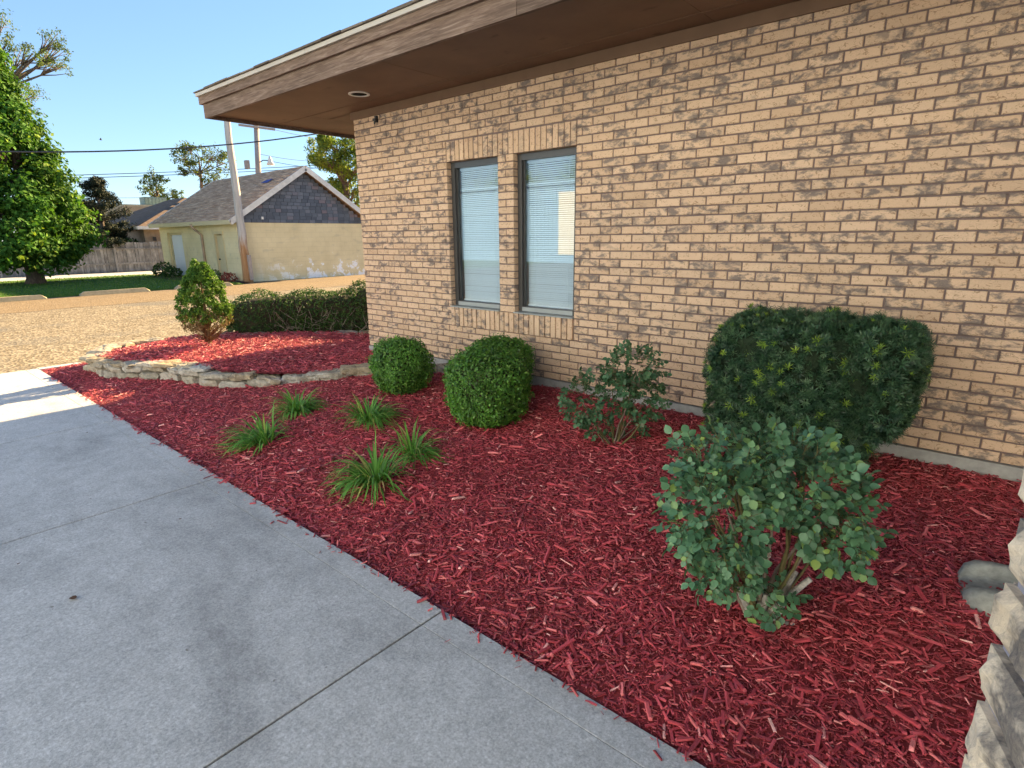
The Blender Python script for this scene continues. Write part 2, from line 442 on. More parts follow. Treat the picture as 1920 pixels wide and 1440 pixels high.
# ---------------------------------------------------------------- mesh helpers
def mesh_np(name, verts, faces_list, mat, rv=None, smooth=False):
    """verts (N,3); faces_list: list of int arrays (F,k); rv: one value per vertex"""
    me = bpy.data.meshes.new(name)
    verts = np.asarray(verts, dtype=np.float32)
    loops, starts, totals = [], [], []
    off = 0
    for f in faces_list:
        f = np.asarray(f, dtype=np.int32)
        if len(f) == 0:
            continue
        k = f.shape[1]
        loops.append(f.ravel())
        starts.append(off + np.arange(len(f), dtype=np.int32) * k)
        totals.append(np.full(len(f), k, dtype=np.int32))
        off += f.size
    loops = np.concatenate(loops); starts = np.concatenate(starts); totals = np.concatenate(totals)
    me.vertices.add(len(verts)); me.vertices.foreach_set('co', verts.ravel())
    me.loops.add(len(loops)); me.loops.foreach_set('vertex_index', loops)
    me.polygons.add(len(starts)); me.polygons.foreach_set('loop_start', starts); me.polygons.foreach_set('loop_total', totals)
    if rv is not None:
        a = me.attributes.new('rv', 'FLOAT', 'POINT')
        a.data.foreach_set('value', np.asarray(rv, dtype=np.float32))
    me.update(calc_edges=True)
    me.polygons.foreach_set('use_smooth', np.full(len(starts), bool(smooth)))
    if mat is not None:
        me.materials.append(mat)
    return me

class MB:
    """collects simple shapes, then links them as ONE mesh object"""
    def __init__(s):
        s.v, s.f, s.r = [], {}, []
        s.n = 0
    def add(s, verts, faces, rv=0.0):
        verts = np.asarray(verts, float)
        s.v.append(verts)
        for f in faces:
            s.f.setdefault(len(f), []).append(np.asarray(f) + s.n)
        s.r.append(np.full(len(verts), rv))
        s.n += len(verts)
    BOXF = [(0, 3, 2, 1), (4, 5, 6, 7), (0, 1, 5, 4), (1, 2, 6, 5), (2, 3, 7, 6), (3, 0, 4, 7)]
    def box(s, x0, x1, y0, y1, z0, z1, rv=0.0):
        s.add([(x0, y0, z0), (x1, y0, z0), (x1, y1, z0), (x0, y1, z0), (x0, y0, z1), (x1, y0, z1), (x1, y1, z1), (x0, y1, z1)], s.BOXF, rv)
    def bar(s, a, b, w, h, up=(0, 0, 1), rv=0.0):
        a, b = np.asarray(a, float), np.asarray(b, float)
        d = (b - a) / np.linalg.norm(b - a)
        sd_ = np.cross(d, up); sd_ /= np.linalg.norm(sd_)
        u = np.cross(sd_, d)
        q = [a - sd_ * w / 2 - u * h / 2, a + sd_ * w / 2 - u * h / 2, b + sd_ * w / 2 - u * h / 2, b - sd_ * w / 2 - u * h / 2]
        s.add(q + [p + u * h for p in q], s.BOXF, rv)
    def tube(s, pts, rad, sides=6, rv=0.0, cap=True):
        pts = np.asarray(pts, float)
        n = len(pts)
        rad = np.broadcast_to(np.asarray(rad, float), (n,))
        T = np.gradient(pts, axis=0)
        T /= np.linalg.norm(T, axis=1)[:, None] + 1e-9
        ref = np.array([0.3, 0.2, 1.0]) if abs(T[0][2]) < 0.9 else np.array([1.0, 0.2, 0.1])
        V = []
        for i in range(n):
            a = np.cross(T[i], ref); a /= np.linalg.norm(a) + 1e-9
            b = np.cross(T[i], a)
            for k in range(sides):
                t = 2 * math.pi * k / sides
                V.append(pts[i] + rad[i] * (a * math.cos(t) + b * math.sin(t)))
        F = []
        for i in range(n - 1):
            for k in range(sides):
                k2 = (k + 1) % sides
                F.append((i * sides + k, i * sides + k2, (i + 1) * sides + k2, (i + 1) * sides + k))
        if cap:
            F.append(tuple(range(sides - 1, -1, -1)))
            F.append(tuple((n - 1) * sides + k for k in range(sides)))
        s.add(V, F, rv)
    def mesh(s, name, mat, smooth=False):
        return mesh_np(name, np.concatenate(s.v), [np.array(a) for a in s.f.values()], mat, np.concatenate(s.r), smooth)
    def build(s, name, mat, parent=None, smooth=False):
        return link(name, s.mesh(name, mat, smooth), parent)

def link(name, me, parent=None):
    o = bpy.data.objects.new(name, me)
    COL.objects.link(o)
    if parent is not None:
        o.parent = parent
        o.matrix_parent_inverse = world_of(parent).inverted()
    return o

WORLD = {}
def world_of(o):
    m = o.matrix_basis.copy()
    while o.parent is not None:
        m = o.parent.matrix_basis @ o.matrix_parent_inverse @ m if False else m
        o = o.parent
    return m

def thing(name, label, cat, loc, group=None):
    o = bpy.data.objects.new(name, None)
    COL.objects.link(o)
    o.location = loc
    o.empty_display_size = 0.2
    tag(o, label, cat, group)
    return o
def tag(o, label=None, cat=None, group=None, kind=None):
    for k, v in (('label', label), ('category', cat), ('group', group), ('kind', kind)):
        if v:
            o[k] = v
    return o

# parts are written in world coordinates: their parent's place is taken back out
def world_of(o):
    m = Matrix.Translation(o.location) if o.type == 'EMPTY' else Matrix.Identity(4)
    return m

def piece(name, me, parent, mat4):
    """a piece that shares its mesh with alike pieces, at world matrix mat4"""
    o = bpy.data.objects.new(name, me)
    COL.objects.link(o)
    o.parent = parent
    o.matrix_parent_inverse = world_of(parent).inverted()
    o.matrix_basis = mat4
    return o

def scatter(tv, tf, Ms, P, rv):
    """copies of a template (tv,tf) under matrices Ms (N,3,3) at P (N,3) as flat arrays"""
    tv = np.asarray(tv, float)
    N, k = len(P), len(tv)
    V = np.einsum('nij,kj->nki', Ms, tv) + P[:, None, :]
    out = {}
    for f in tf:
        out.setdefault(len(f), []).append(f)
    FL = []
    base = (np.arange(N) * k)[:, None, None]
    for kk, ff in out.items():
        FL.append((np.array(ff)[None] + base).reshape(-1, kk))
    return V.reshape(-1, 3), FL, np.repeat(rv, k)

def basis_from_normal(Nn, spin):
    """(N,3,3) frames whose third axis is Nn and whose first axis is spun about it"""
    Nn = Nn / (np.linalg.norm(Nn, axis=1)[:, None] + 1e-9)
    ref = np.where(np.abs(Nn[:, 2:3]) < 0.9, np.array([[0, 0, 1.0]]), np.array([[1.0, 0, 0]]))
    a = np.cross(ref, Nn); a /= np.linalg.norm(a, axis=1)[:, None] + 1e-9
    b = np.cross(Nn, a)
    c, s = np.cos(spin)[:, None], np.sin(spin)[:, None]
    x = a * c + b * s
    y = -a * s + b * c
    return np.stack([x, y, Nn], axis=2)

def frame_from_dir(D, roll):
    """frames whose first axis is D"""
    F = basis_from_normal(D, roll)
    return F[:, :, [2, 0, 1]]

LEAF_V = [(0, 0, 0), (0.5, -0.36, 0.05), (1, 0, -0.05), (0.5, 0.36, 0.05)]
LEAF_F = [(0, 1, 2), (0, 2, 3)]

def leaves(points, normals, size, tilt=0.7, rv=None, asp=1.0):
    n = len(points)
    Nn = normals + rng.normal(0, tilt, (n, 3))
    B = basis_from_normal(Nn, rng.uniform(0, 6.283, n))
    sz = size * rng.uniform(0.7, 1.3, n)
    B = B * sz[:, None, None]
    B[:, :, 1] *= asp
    return scatter(LEAF_V, LEAF_F, B, points, rng.random(n) if rv is None else rv)

def superell(c, r, e, n, rot=0.0, top=None):
    d = rng.normal(size=(n, 3))
    d /= np.linalg.norm(d, axis=1)[:, None]
    d = d * np.array([1, 1, 1.0])
    s = (np.abs(d) ** e).sum(1) ** (-1 / e)
    q = d * s[:, None]
    nn = np.sign(q) * np.abs(q) ** (e - 1) / np.array(r)
    nn /= np.linalg.norm(nn, axis=1)[:, None]
    p = q * np.array(r)
    if rot:
        ca, sa = math.cos(rot), math.sin(rot)
        Rm = np.array([[ca, -sa, 0], [sa, ca, 0], [0, 0, 1]])
        p, nn = p @ Rm.T, nn @ Rm.T
    return p + np.array(c), nn

def inside(p, c, r, e, k=1.0, rot=0.0):
    q = p - np.array(c)
    if rot:
        ca, sa = math.cos(-rot), math.sin(-rot)
        q = q @ np.array([[ca, -sa, 0], [sa, ca, 0], [0, 0, 1]]).T
    return (np.abs(q / np.array(r)) ** e).sum(1) < k

def blob_mesh(c, r, e, seg=20, rings=12, rot=0.0):
    V, F = [], []
    for i in range(rings + 1):
        th = math.pi * i / rings
        for k in range(seg):
            ph = 2 * math.pi * k / seg
            d = np.array([math.sin(th) * math.cos(ph), math.sin(th) * math.sin(ph), math.cos(th)])
            s = (np.abs(d) ** e).sum() ** (-1 / e)
            V.append(d * s * np.array(r))
    V = np.array(V)
    if rot:
        ca, sa = math.cos(rot), math.sin(rot)
        V = V @ np.array([[ca, -sa, 0], [sa, ca, 0], [0, 0, 1]]).T
    for i in range(rings):
        for k in range(seg):
            k2 = (k + 1) % seg
            F.append((i * seg + k, (i + 1) * seg + k, (i + 1) * seg + k2, i * seg + k2))
    return V + np.array(c), F

def smooth_noise(p, scale, seed=0):
    q = np.asarray(p) * scale
    r_ = np.random.default_rng(seed)
    o = np.zeros(len(q))
    for k in range(5):
        d = r_.normal(size=3)
        o += np.sin(q @ d + r_.uniform(0, 6.28)) / 5 ** 0.5
    return o

def join_scatter(name, parts, mat, parent=None, smooth=False):
    V, FD, RV, off = [], {}, [], 0
    for v, fl, r_ in parts:
        V.append(v); RV.append(r_)
        for f in fl:
            FD.setdefault(f.shape[1], []).append(f + off)
        off += len(v)
    me = mesh_np(name, np.concatenate(V), [np.concatenate(x) for x in FD.values()], mat, np.concatenate(RV), smooth)
    return link(name, me, parent)

# ================================================================ GROUND
ZW = -0.25                                     # top of the sidewalk
ZL = -0.31                                     # parking lot
b = MB()
b.add([(-700, -700, ZL), (700, -700, ZL), (700, 700, ZL), (-700, 700, ZL)], [(0, 1, 2, 3)])
tag(b.build('parking_lot', M['lot']), kind='structure')

# sidewalk: a sub-base and one slab per panel, with open joints and an edged border
EDGE = -2.87
b = MB(); b.box(-3.29, 10.9, -5.6, EDGE - 0.01, ZL + 0.002, ZW - 0.012)
walk = tag(b.build('sidewalk', M['joint']), kind='structure')
joints = [-3.30, -2.03, 0.07, 2.16, 4.44, 6.70, 8.8, 10.9]
for i in range(len(joints) - 1):
    x0, x1 = joints[i] + 0.005, joints[i + 1] - 0.005
    y1, y0 = EDGE, -5.62
    g_ = y1 - 0.125
    m = MB()
    def slab_piece(xa, xb, ya, yb):
        c = 0.0016
        V = [(xa, ya, ZW - 0.07), (xb, ya, ZW - 0.07), (xb, yb, ZW - 0.07), (xa, yb, ZW - 0.07),
             (xa, ya, ZW - c), (xb, ya, ZW - c), (xb, yb, ZW - c), (xa, yb, ZW - c),
             (xa + c, ya + c, ZW), (xb - c, ya + c, ZW), (xb - c, yb - c, ZW), (xa + c, yb - c, ZW)]
        m.add(V, [(0, 1, 5, 4), (1, 2, 6, 5), (2, 3, 7, 6), (3, 0, 4, 7), (4, 5, 9, 8), (5, 6, 10, 9), (6, 7, 11, 10), (7, 4, 8, 11), (8, 9, 10, 11)], i * 0.37 % 1)
    slab_piece(x0, x1, y0, g_ - 0.0012)
    slab_piece(x0, x1, g_ + 0.0012, y1)
    m.build('slab', M['concrete'], walk)

# narrow kerb that closes the mulch strip
b = MB(); b.box(-3.31, -3.19, EDGE + 0.004, -2.42, ZL + 0.002, ZW + 0.004)
tag(b.build('kerb', M['concrete']), kind='structure')

# ---------------------------------------------------------------- planting bed surfaces
def zm(X, Y):
    base = np.interp(Y, [-2.87, -2.6, -1.2, 0.0], [-0.285, -0.25, -0.165, -0.085])
    return base + 0.012 * np.sin(2.1 * X + 1.3 * Y) + 0.010 * np.sin(4.7 * X - 3.1 * Y)

# outline of the raised stone bed: front run, tip, back run
FRONT = np.array([(1.62, -0.10), (1.22, -0.38), (0.85, -0.66), (0.54, -1.02), (0.30, -1.25), (0.05, -1.53), (-0.22, -1.76), (-0.62, -1.88), (-1.0, -1.99), (-1.47, -2.17), (-1.95, -2.33), (-2.35, -2.40), (-2.66, -2.38)])
BACK = np.array([(-2.66, -2.38), (-2.86, -2.16), (-2.98, -1.80), (-3.02, -1.42), (-2.98, -1.05), (-2.82, -0.66), (-2.45, -0.32), (-2.02, -0.02), (-1.66, 0.28), (-1.42, 0.66), (-1.15, 1.05), (-0.75, 1.5), (-0.3, 1.95)])
POLY = np.vstack([FRONT, BACK[1:], [(-0.06, 1.95), (-0.06, -0.02)]])
def in_poly(x, y, P=POLY):
    c = np.zeros(len(x), bool)
    j = len(P) - 1
    for i in range(len(P)):
        xi, yi, xj, yj = P[i, 0], P[i, 1], P[j, 0], P[j, 1]
        cond = ((yi > y) != (yj > y)) & (x < (xj - xi) * (y - yi) / (yj - yi + 1e-12) + xi)
        c ^= cond
        j = i
    return c
def zr(X, Y):
    d = np.hypot((X + 1.5) / 1.7, (Y + 0.9) / 1.5)
    return np.interp(d, [0, 0.7, 1.3], [0.0, -0.03, -0.085]) + 0.012 * np.sin(3 * X + 2 * Y)

def sheet(name, fn, xs, ys, mat, mask=None):
    X, Y = np.meshgrid(xs, ys, indexing='ij')
    V = np.stack([X.ravel(), Y.ravel(), fn(X.ravel(), Y.ravel())], 1)
    nx, ny = len(xs), len(ys)
    I = np.arange(nx * ny).reshape(nx, ny)
    F = np.stack([I[:-1, :-1], I[1:, :-1], I[1:, 1:], I[:-1, 1:]], -1).reshape(-1, 4)
    if mask is not None:
        c = V[F].mean(1)
        F = F[mask(c[:, 0], c[:, 1])]
    return link(name, mesh_np(name, V, [F], mat, None, True))
tag(sheet('mulch_bed', zm, np.linspace(-3.18, 9.0, 123), np.linspace(EDGE + 0.002, 0.03, 30), M['soil']), kind='structure')
tag(sheet('raised_bed', lambda x, y: zr(x, y) - 0.012, np.linspace(-3.05, 1.7, 96), np.linspace(-2.45, 1.95, 89), M['soil'], lambda x, y: in_poly(x, y)), kind='structure')

# red wood chips over both beds, too many to count
CHIP_V = [(-.5, -.32, 0), (.5, -.38, 0), (.5, .30, 0), (-.5, .40, 0), (-.46, -.22, 1), (.42, -.30, 1), (.46, .22, 1), (-.40, .30, 1)]
CHIP_F = [(4, 5, 6, 7), (0, 1, 5, 4), (1, 2, 6, 5), (2, 3, 7, 6), (3, 0, 4, 7)]
def chips(x, y, zf, length, layer):
    n = len(x)
    z = zf(x, y)
    yaw = rng.uniform(0, 6.283, n)
    tilt = rng.normal(0, 0.22, n)
    roll = rng.normal(0, 0.35, n)
    L = length * rng.lognormal(0, 0.42, n)
    wd = np.clip(L * rng.uniform(0.10, 0.36, n), 0.0028, 0.020)
    th = wd * rng.uniform(0.25, 0.6, n)
    cy, sy, ct, st, c_, s_ = np.cos(yaw), np.sin(yaw), np.cos(tilt), np.sin(tilt), np.cos(roll), np.sin(roll)
    ax = np.stack([cy * ct, sy * ct, st], 1)
    h = np.stack([-sy, cy, 0 * sy], 1)
    up = np.cross(ax, h)
    ay = h * c_[:, None] + up * s_[:, None]
    az = np.cross(ax, ay)
    Ms = np.stack([ax * L[:, None], ay * wd[:, None], az * th[:, None]], 2)
    P = np.stack([x, y, z + rng.uniform(0.0, layer, n) + 0.35 * np.abs(st) * L * 0.5], 1)
    rv = np.clip(rng.beta(1.9, 2.5, n), 0, 0.995)
    return scatter(CHIP_V, CHIP_F, Ms, P, rv)
parts = []
def fill(x0, x1, y0, y1, dens_fn, zf, length, layer, mask):
    A = (x1 - x0) * (y1 - y0)
    dmax = dens_fn[1]
    n = int(A * dmax)
    x, y = rng.uniform(x0, x1, n), rng.uniform(y0, y1, n)
    d = np.hypot(x - CAM[0], y - CAM[1])
    keep = rng.random(n) < dens_fn[0](d) / dmax
    keep &= mask(x, y)
    parts.append(chips(x[keep], y[keep], zf, length, layer))
low = lambda x, y: ~in_poly(x, y)
high = lambda x, y: in_poly(x, y)
den = lambda a, c, e: (lambda d: np.interp(d, [2.0, 3.5, 6, 9], [a, c, e, e * 0.8]), a)
fill(-3.17, 7.6, EDGE + 0.02, -0.02, den(6200, 4600, 2300), zm, 0.018, 0.010, low)
fill(-3.17, 7.6, EDGE + 0.02, -0.02, den(2800, 2200, 1100), zm, 0.029, 0.015, low)
fill(-3.05, 1.7, -2.42, 1.95, den(2600, 2600, 2400), zr, 0.026, 0.014, high)
fill(-3.05, 1.7, -2.42, 1.95, den(700, 700, 600), zr, 0.040, 0.020, high)
fill(1.0, 7.0, EDGE + 0.02, -0.6, den(130, 90, 20), zm, 0.050, 0.018, low)
# a few strays that spilled over the walk's edge
x = rng.uniform(-2.5, 6.5, 420); y = EDGE - np.abs(rng.normal(0, 0.014, 420)) * rng.choice([1, 1, 1, 3], 420)
parts.append(chips(x, y, lambda a, c: np.full(len(a), ZW + 0.002), 0.024, 0.002))
mul = join_scatter('mulch', parts, M['chip'])
tag(mul, 'red dyed wood chip mulch covering the beds along the brick wall', 'mulch', kind='stuff')

# ================================================================ BRICK BUILDING
C = 0.0677                                     # course
BL = 0.2032                                    # brick and joint
X0, X1 = -0.055, 8.2
XA, XB = 1.5136, 3.1346                        # window group
SM = (XB - XA) / 25
WA1, WB0 = XA + 11 * SM, XA + 14 * SM
ZS0, ZS1, ZH, ZT = 6 * C, 9 * C, 31 * C, 34 * C
NC = 40
bld = thing('brick_building', 'tan brick building with wide brown eaves beside the mulch bed', 'building', (3.0, 3.0, ZL))

m = MB()                                       # mortar core behind the bricks
REC = 0.009
def core(xa, xb, z0, z1):
    m.box(xa, xb, REC, 0.26, z0, z1)
core(X0 + REC, X1, -0.0, ZS1 - 0.004)
core(X0 + REC, XA - 0.004, ZS1 - 0.004, ZH + 0.004)
core(WA1 + 0.004, WB0 - 0.004, ZS1 - 0.004, ZH + 0.004)
core(XB + 0.004, X1, ZS1 - 0.004, ZH + 0.004)
core(X0 + REC, X1, ZH + 0.004, 2.765)
m.box(X0 + REC, X0 + 0.26, 0.26, 7.0, 0, 2.765)     # end wall
m.box(X0 + 0.26, X1, 6.74, 7.0, 0, 2.765)           # back wall
m.box(X1 - 0.26, X1, 0.26, 6.74, 0, 2.765)
wall = m.build('wall', M['mortar'], bld)

def brick_mesh(L, H, D, c=0.004):
    V = [(0, D, 0), (L, D, 0), (L, D, H), (0, D, H), (0, c, 0), (L, c, 0), (L, c, H), (0, c, H), (c, 0, c), (L - c, 0, c), (L - c, 0, H - c), (c, 0, H - c)]
    F = [(0, 1, 5, 4), (1, 2, 6, 5), (2, 3, 7, 6), (3, 0, 4, 7), (4, 5, 9, 8), (5, 6, 10, 9), (6, 7, 11, 10), (7, 4, 8, 11), (8, 9, 10, 11)]
    return np.array(V, float), F
JT = 0.0105
FL_, FH_ = BL - JT, C - JT
spans = []                                      # (x0, x1, z0, z1) of every brick face
for k in range(NC):
    z0, z1 = k * C + JT / 2, (k + 1) * C - JT / 2
    off = 0.143 if k % 2 == 0 else 0.143 - BL / 2
    edges = [X0] + [off + BL * i for i in range(-1, 60) if off + BL * i > X0 + 0.03 and off + BL * i < X1]
    clips = [(X0, X1)]
    if 6 <= k < 9 or 31 <= k < 34:
        clips = [(X0, XA), (XB, X1)]
    elif 9 <= k < 31:
        clips = [(X0, XA), (WA1, WB0), (XB, X1)]
    for (ca, cb) in clips:
        if (ca, cb) == (WA1, WB0):
            ee = [ca, cb] if k % 2 else [ca, (ca + cb) / 2, cb]
        else:
            ee = [ca] + [e for e in edges if ca + 0.028 < e < cb - 0.028] + [cb]
        for p, q in zip(ee[:-1], ee[1:]):
            a0 = p + (0 if p in (XA, WA1, WB0, XB, X0) and p == ca and p != XB else JT / 2)
            a1 = q - (0 if q in (XA, WA1, WB0) and q == cb else JT / 2)
            if p == ca and ca in (WA1,):
                a0 = p
            if p == ca and ca == XB:
                a0 = p if 9 <= k < 31 else p + JT / 2
            if q == cb and cb == XA:
                a1 = q if 9 <= k < 31 else q - JT / 2
            spans.append((a0, a1, z0, z1, 0.0, 0))
for i in range(25):                             # upright bricks over and under the windows
    a0, a1 = XA + i * SM + JT / 2 * 0.9, XA + (i + 1) * SM - JT / 2 * 0.9
    spans.append((a0, a1, ZH, ZT - JT, 0.0, 1))
    spans.append((a0, a1, ZS0 + JT * 0.5, ZS1 - 0.001, -0.016, 1))
def vis_score(x0, x1, z0, z1):
    P = np.array([(x0 + x1) / 2, 0, (z0 + z1) / 2])
    d = P - CAM
    z = d @ cf
    px, py = 960 + FOC * (d @ cr) / z, 720 - FOC * (d @ cu) / z
    if not (-20 < px < 1940 and -20 < py < 1460):
        return 0
    if 1345 < px < 1735 and py > 610:
        return 0
    return (x1 - x0) * (z1 - z0) * abs(d[1]) / z ** 3 * 1e6
order = sorted(range(len(spans)), key=lambda i: -vis_score(*spans[i][:4]))
single = set(order[:300])
bv, bf = brick_mesh(FL_, FH_, 0.095)
BRICK = mesh_np('brick', bv, [np.array(bf)], M['brick'])
bv2, bf2 = brick_mesh(SM - JT, ZT - ZH - JT, 0.095)
SOLDIER = mesh_np('brick', bv2, [np.array(bf2)], M['brick'])
rest = MB()
for i, (a0, a1, z0, z1, y, up) in enumerate(spans):
    yy = y + rng.normal(0, 0.0011)
    dz = rng.normal(0, 0.0007)
    if i in single and (up or a1 - a0 > 0.15):
        L0, H0 = (SM - JT, ZT - ZH - JT) if up else (FL_, FH_)
        piece('brick', SOLDIER if up else BRICK, wall, Matrix.Translation((a0, yy, z0 + dz)) @ Matrix.Diagonal(((a1 - a0) / L0, 1, (z1 - z0) / H0, 1)))
    else:
        v, f = brick_mesh(a1 - a0, z1 - z0, 0.095)
        rest.add(v + np.array([a0, yy, z0 + dz]), f, rng.random())
for k in range(NC):                             # the end wall's courses, round the corner
    for j in range(34):
        y0 = 0.1 + j * BL + (BL / 2 if k % 2 == 0 else 0) - 0.0
        v, f = brick_mesh(FL_, FH_, 0.09)
        v = np.stack([X0 + v[:, 1], y0 + FL_ - v[:, 0], k * C + JT / 2 + v[:, 2]], 1)
        rest.add(v, f, rng.random())
rb = rest.build('brick_courses', M['brick'], wall)
tag(rb, kind='stuff')

b = MB()
b.box(X0 - 0.006, X1, -0.012, 0.25, ZL - 0.15, -0.004)
b.box(X0 - 0.006, X0 + 0.25, 0.25, 7.0, ZL - 0.15, -0.004)
b.build('foundation', M['foundation'], bld)

# roof overhang
EX, EY, ZSO = -1.40, -1.13, 2.775
XR_ = 12.0
fz = MB(); fz.box(X0 - 0.02, X1, -0.022, 0.0, 2.69, ZSO - 0.002); fz.box(X0 - 0.022, X0, -0.0, 7.0, 2.69, ZSO - 0.002)
fz.build('frieze_board', M['frieze'], bld)
seam_y = -0.235
for (xa, xb) in [(EX + 0.03, -0.58), (-0.58, 1.85), (1.85, 4.29), (4.29, 6.73), (6.73, 9.2)]:
    for (ya, yb) in [(EY + 0.03, seam_y), (seam_y, 0.42)]:
        if xa > -0.6 and yb > 0.1:
            yb = 0.02
        p = MB(); p.box(xa + 0.002, xb - 0.002, ya + 0.002, yb - 0.002, ZSO, ZSO + 0.012)
        p.build('soffit_panel', M['soffit'], bld)
p = MB(); p.box(-0.578, X0 - 0.001, 0.001, 0.418, ZSO, ZSO + 0.012); p.build('soffit_panel', M['soffit'], bld)
p = MB(); p.box(EX + 0.03, X0 - 0.001, 0.422, 7.9, ZSO, ZSO + 0.012); p.build('soffit_panel', M['soffit'], bld)
p = MB(); p.box(EX + 0.03, 9.2, seam_y - 0.02, seam_y + 0.02, ZSO - 0.005, ZSO - 0.0005); p.build('seam_batten', M['soffit'], bld)
ZF0 = 2.735
for nm, d, z0, z1 in (('fascia_board', 0.0, ZF0, ZF0 + 0.150), ('upper_fascia', 0.032, ZF0 + 0.150, ZF0 + 0.232)):
    cuts = [EX - d, 3.43, 7.2, 12.0] if d == 0 else [EX - d, 3.47, 7.3, 12.0]
    for xa, xb in zip(cuts[:-1], cuts[1:]):
        p = MB(); p.box(xa, xb - 0.004, EY - d, EY - d + 0.036, z0, z1 - 0.001, rng.random())
        p.build(nm, M['fascia'], bld)
    p = MB(); p.box(EX - d, EX - d + 0.036, EY - d + 0.037, 8.1, z0, z1 - 0.001, rng.random())
    p.build(nm, M['fascia'], bld)
cuts = [EX - 0.05, -1.02, 0.98, 2.98, 4.98, 6.98, 9.0]
for xa, xb in zip(cuts[:-1], cuts[1:]):
    p = MB(); p.box(xa + 0.002, xb - 0.002, EY - 0.055, EY + 0.10, ZF0 + 0.233, ZF0 + 0.268); p.build('drip_edge', M['drip'], bld)
p = MB(); p.box(EX - 0.055, EX + 0.1, EY + 0.101, 8.1, ZF0 + 0.233, ZF0 + 0.268); p.build('drip_edge', M['drip'], bld)
ZE = ZF0 + 0.27
ridge_z = ZE + 4.6 * 0.30
p = MB()
e0, e1, f0, f1 = EX - 0.05, 12.0, EY - 0.05, 8.1
ym = (f0 + f1) / 2
p.add([(e0, f0, ZE), (e1, f0, ZE), (e1, f1, ZE), (e0, f1, ZE), (e0 + 4.6, ym, ridge_z), (e1, ym, ridge_z)],
      [(0, 1, 5, 4), (2, 3, 4, 5), (3, 0, 4), (1, 2, 5)])
roof = p.build('roof', M['roof'], bld)
p = MB()
for i in range(44):                              # butt ends of the lowest shingle course
    xa = e0 - 0.02 + i * 0.305
    dz = rng.normal(0, 0.004)
    p.box(xa, xa + 0.30, f0 - 0.022 + rng.normal(0, 0.004), f0 + 0.25, ZE + 0.002 + dz * 0.3, ZE + 0.014 + abs(dz), rng.random())
for i in range(30):
    ya = f0 + 0.26 + i * 0.305
    p.box(e0 - 0.022, e0 + 0.2, ya, ya + 0.30, ZE + 0.002, ZE + 0.014 + abs(rng.normal(0, .004)), rng.random())
tag(p.build('shingle_edge', M['shingle_edge'], roof), kind='stuff')

# recessed soffit light: trim ring and dark can
def ring(name, c, r0, r1, z0, z1, mat, parent, seg=28):
    V, F = [], []
    for k in range(seg):
        a = 2 * math.pi * k / seg
        for r_, z in ((r0, z0), (r1, z0), (r1, z1), (r0, z1)):
            V.append((c[0] + r_ * math.cos(a), c[1] + r_ * math.sin(a), z))
    for k in range(seg):
        k2 = (k + 1) % seg
        for j in range(4):
            j2 = (j + 1) % 4
            F.append((k * 4 + j, k * 4 + j2, k2 * 4 + j2, k2 * 4 + j))
    mb = MB(); mb.add(V, F)
    return mb.build(name, mat, parent, False)
LX, LY = 0.78, -0.49
lr = ring('light_trim', (LX, LY), 0.082, 0.108, ZSO - 0.008, ZSO - 0.0005, M['white'], bld)
mb = MB()
mb.add([(LX + 0.083 * math.cos(k * math.pi / 12), LY + 0.083 * math.sin(k * math.pi / 12), ZSO - 0.002) for k in range(24)], [tuple(range(24))])
mb.build('light_can', M['dark'], lr)
# little dark bracket under the eave, near the corner
mb = MB(); mb.box(0.395, 0.425, -0.03, -0.002, 2.61, 2.68); mb.box(0.385, 0.435, -0.05, -0.031, 2.625, 2.65); mb.tube([(0.41, -0.04, 2.63), (0.41, -0.045, 2.59)], [0.012, 0.008], 6)
mb.build('wall_bracket', M['frame'], bld)

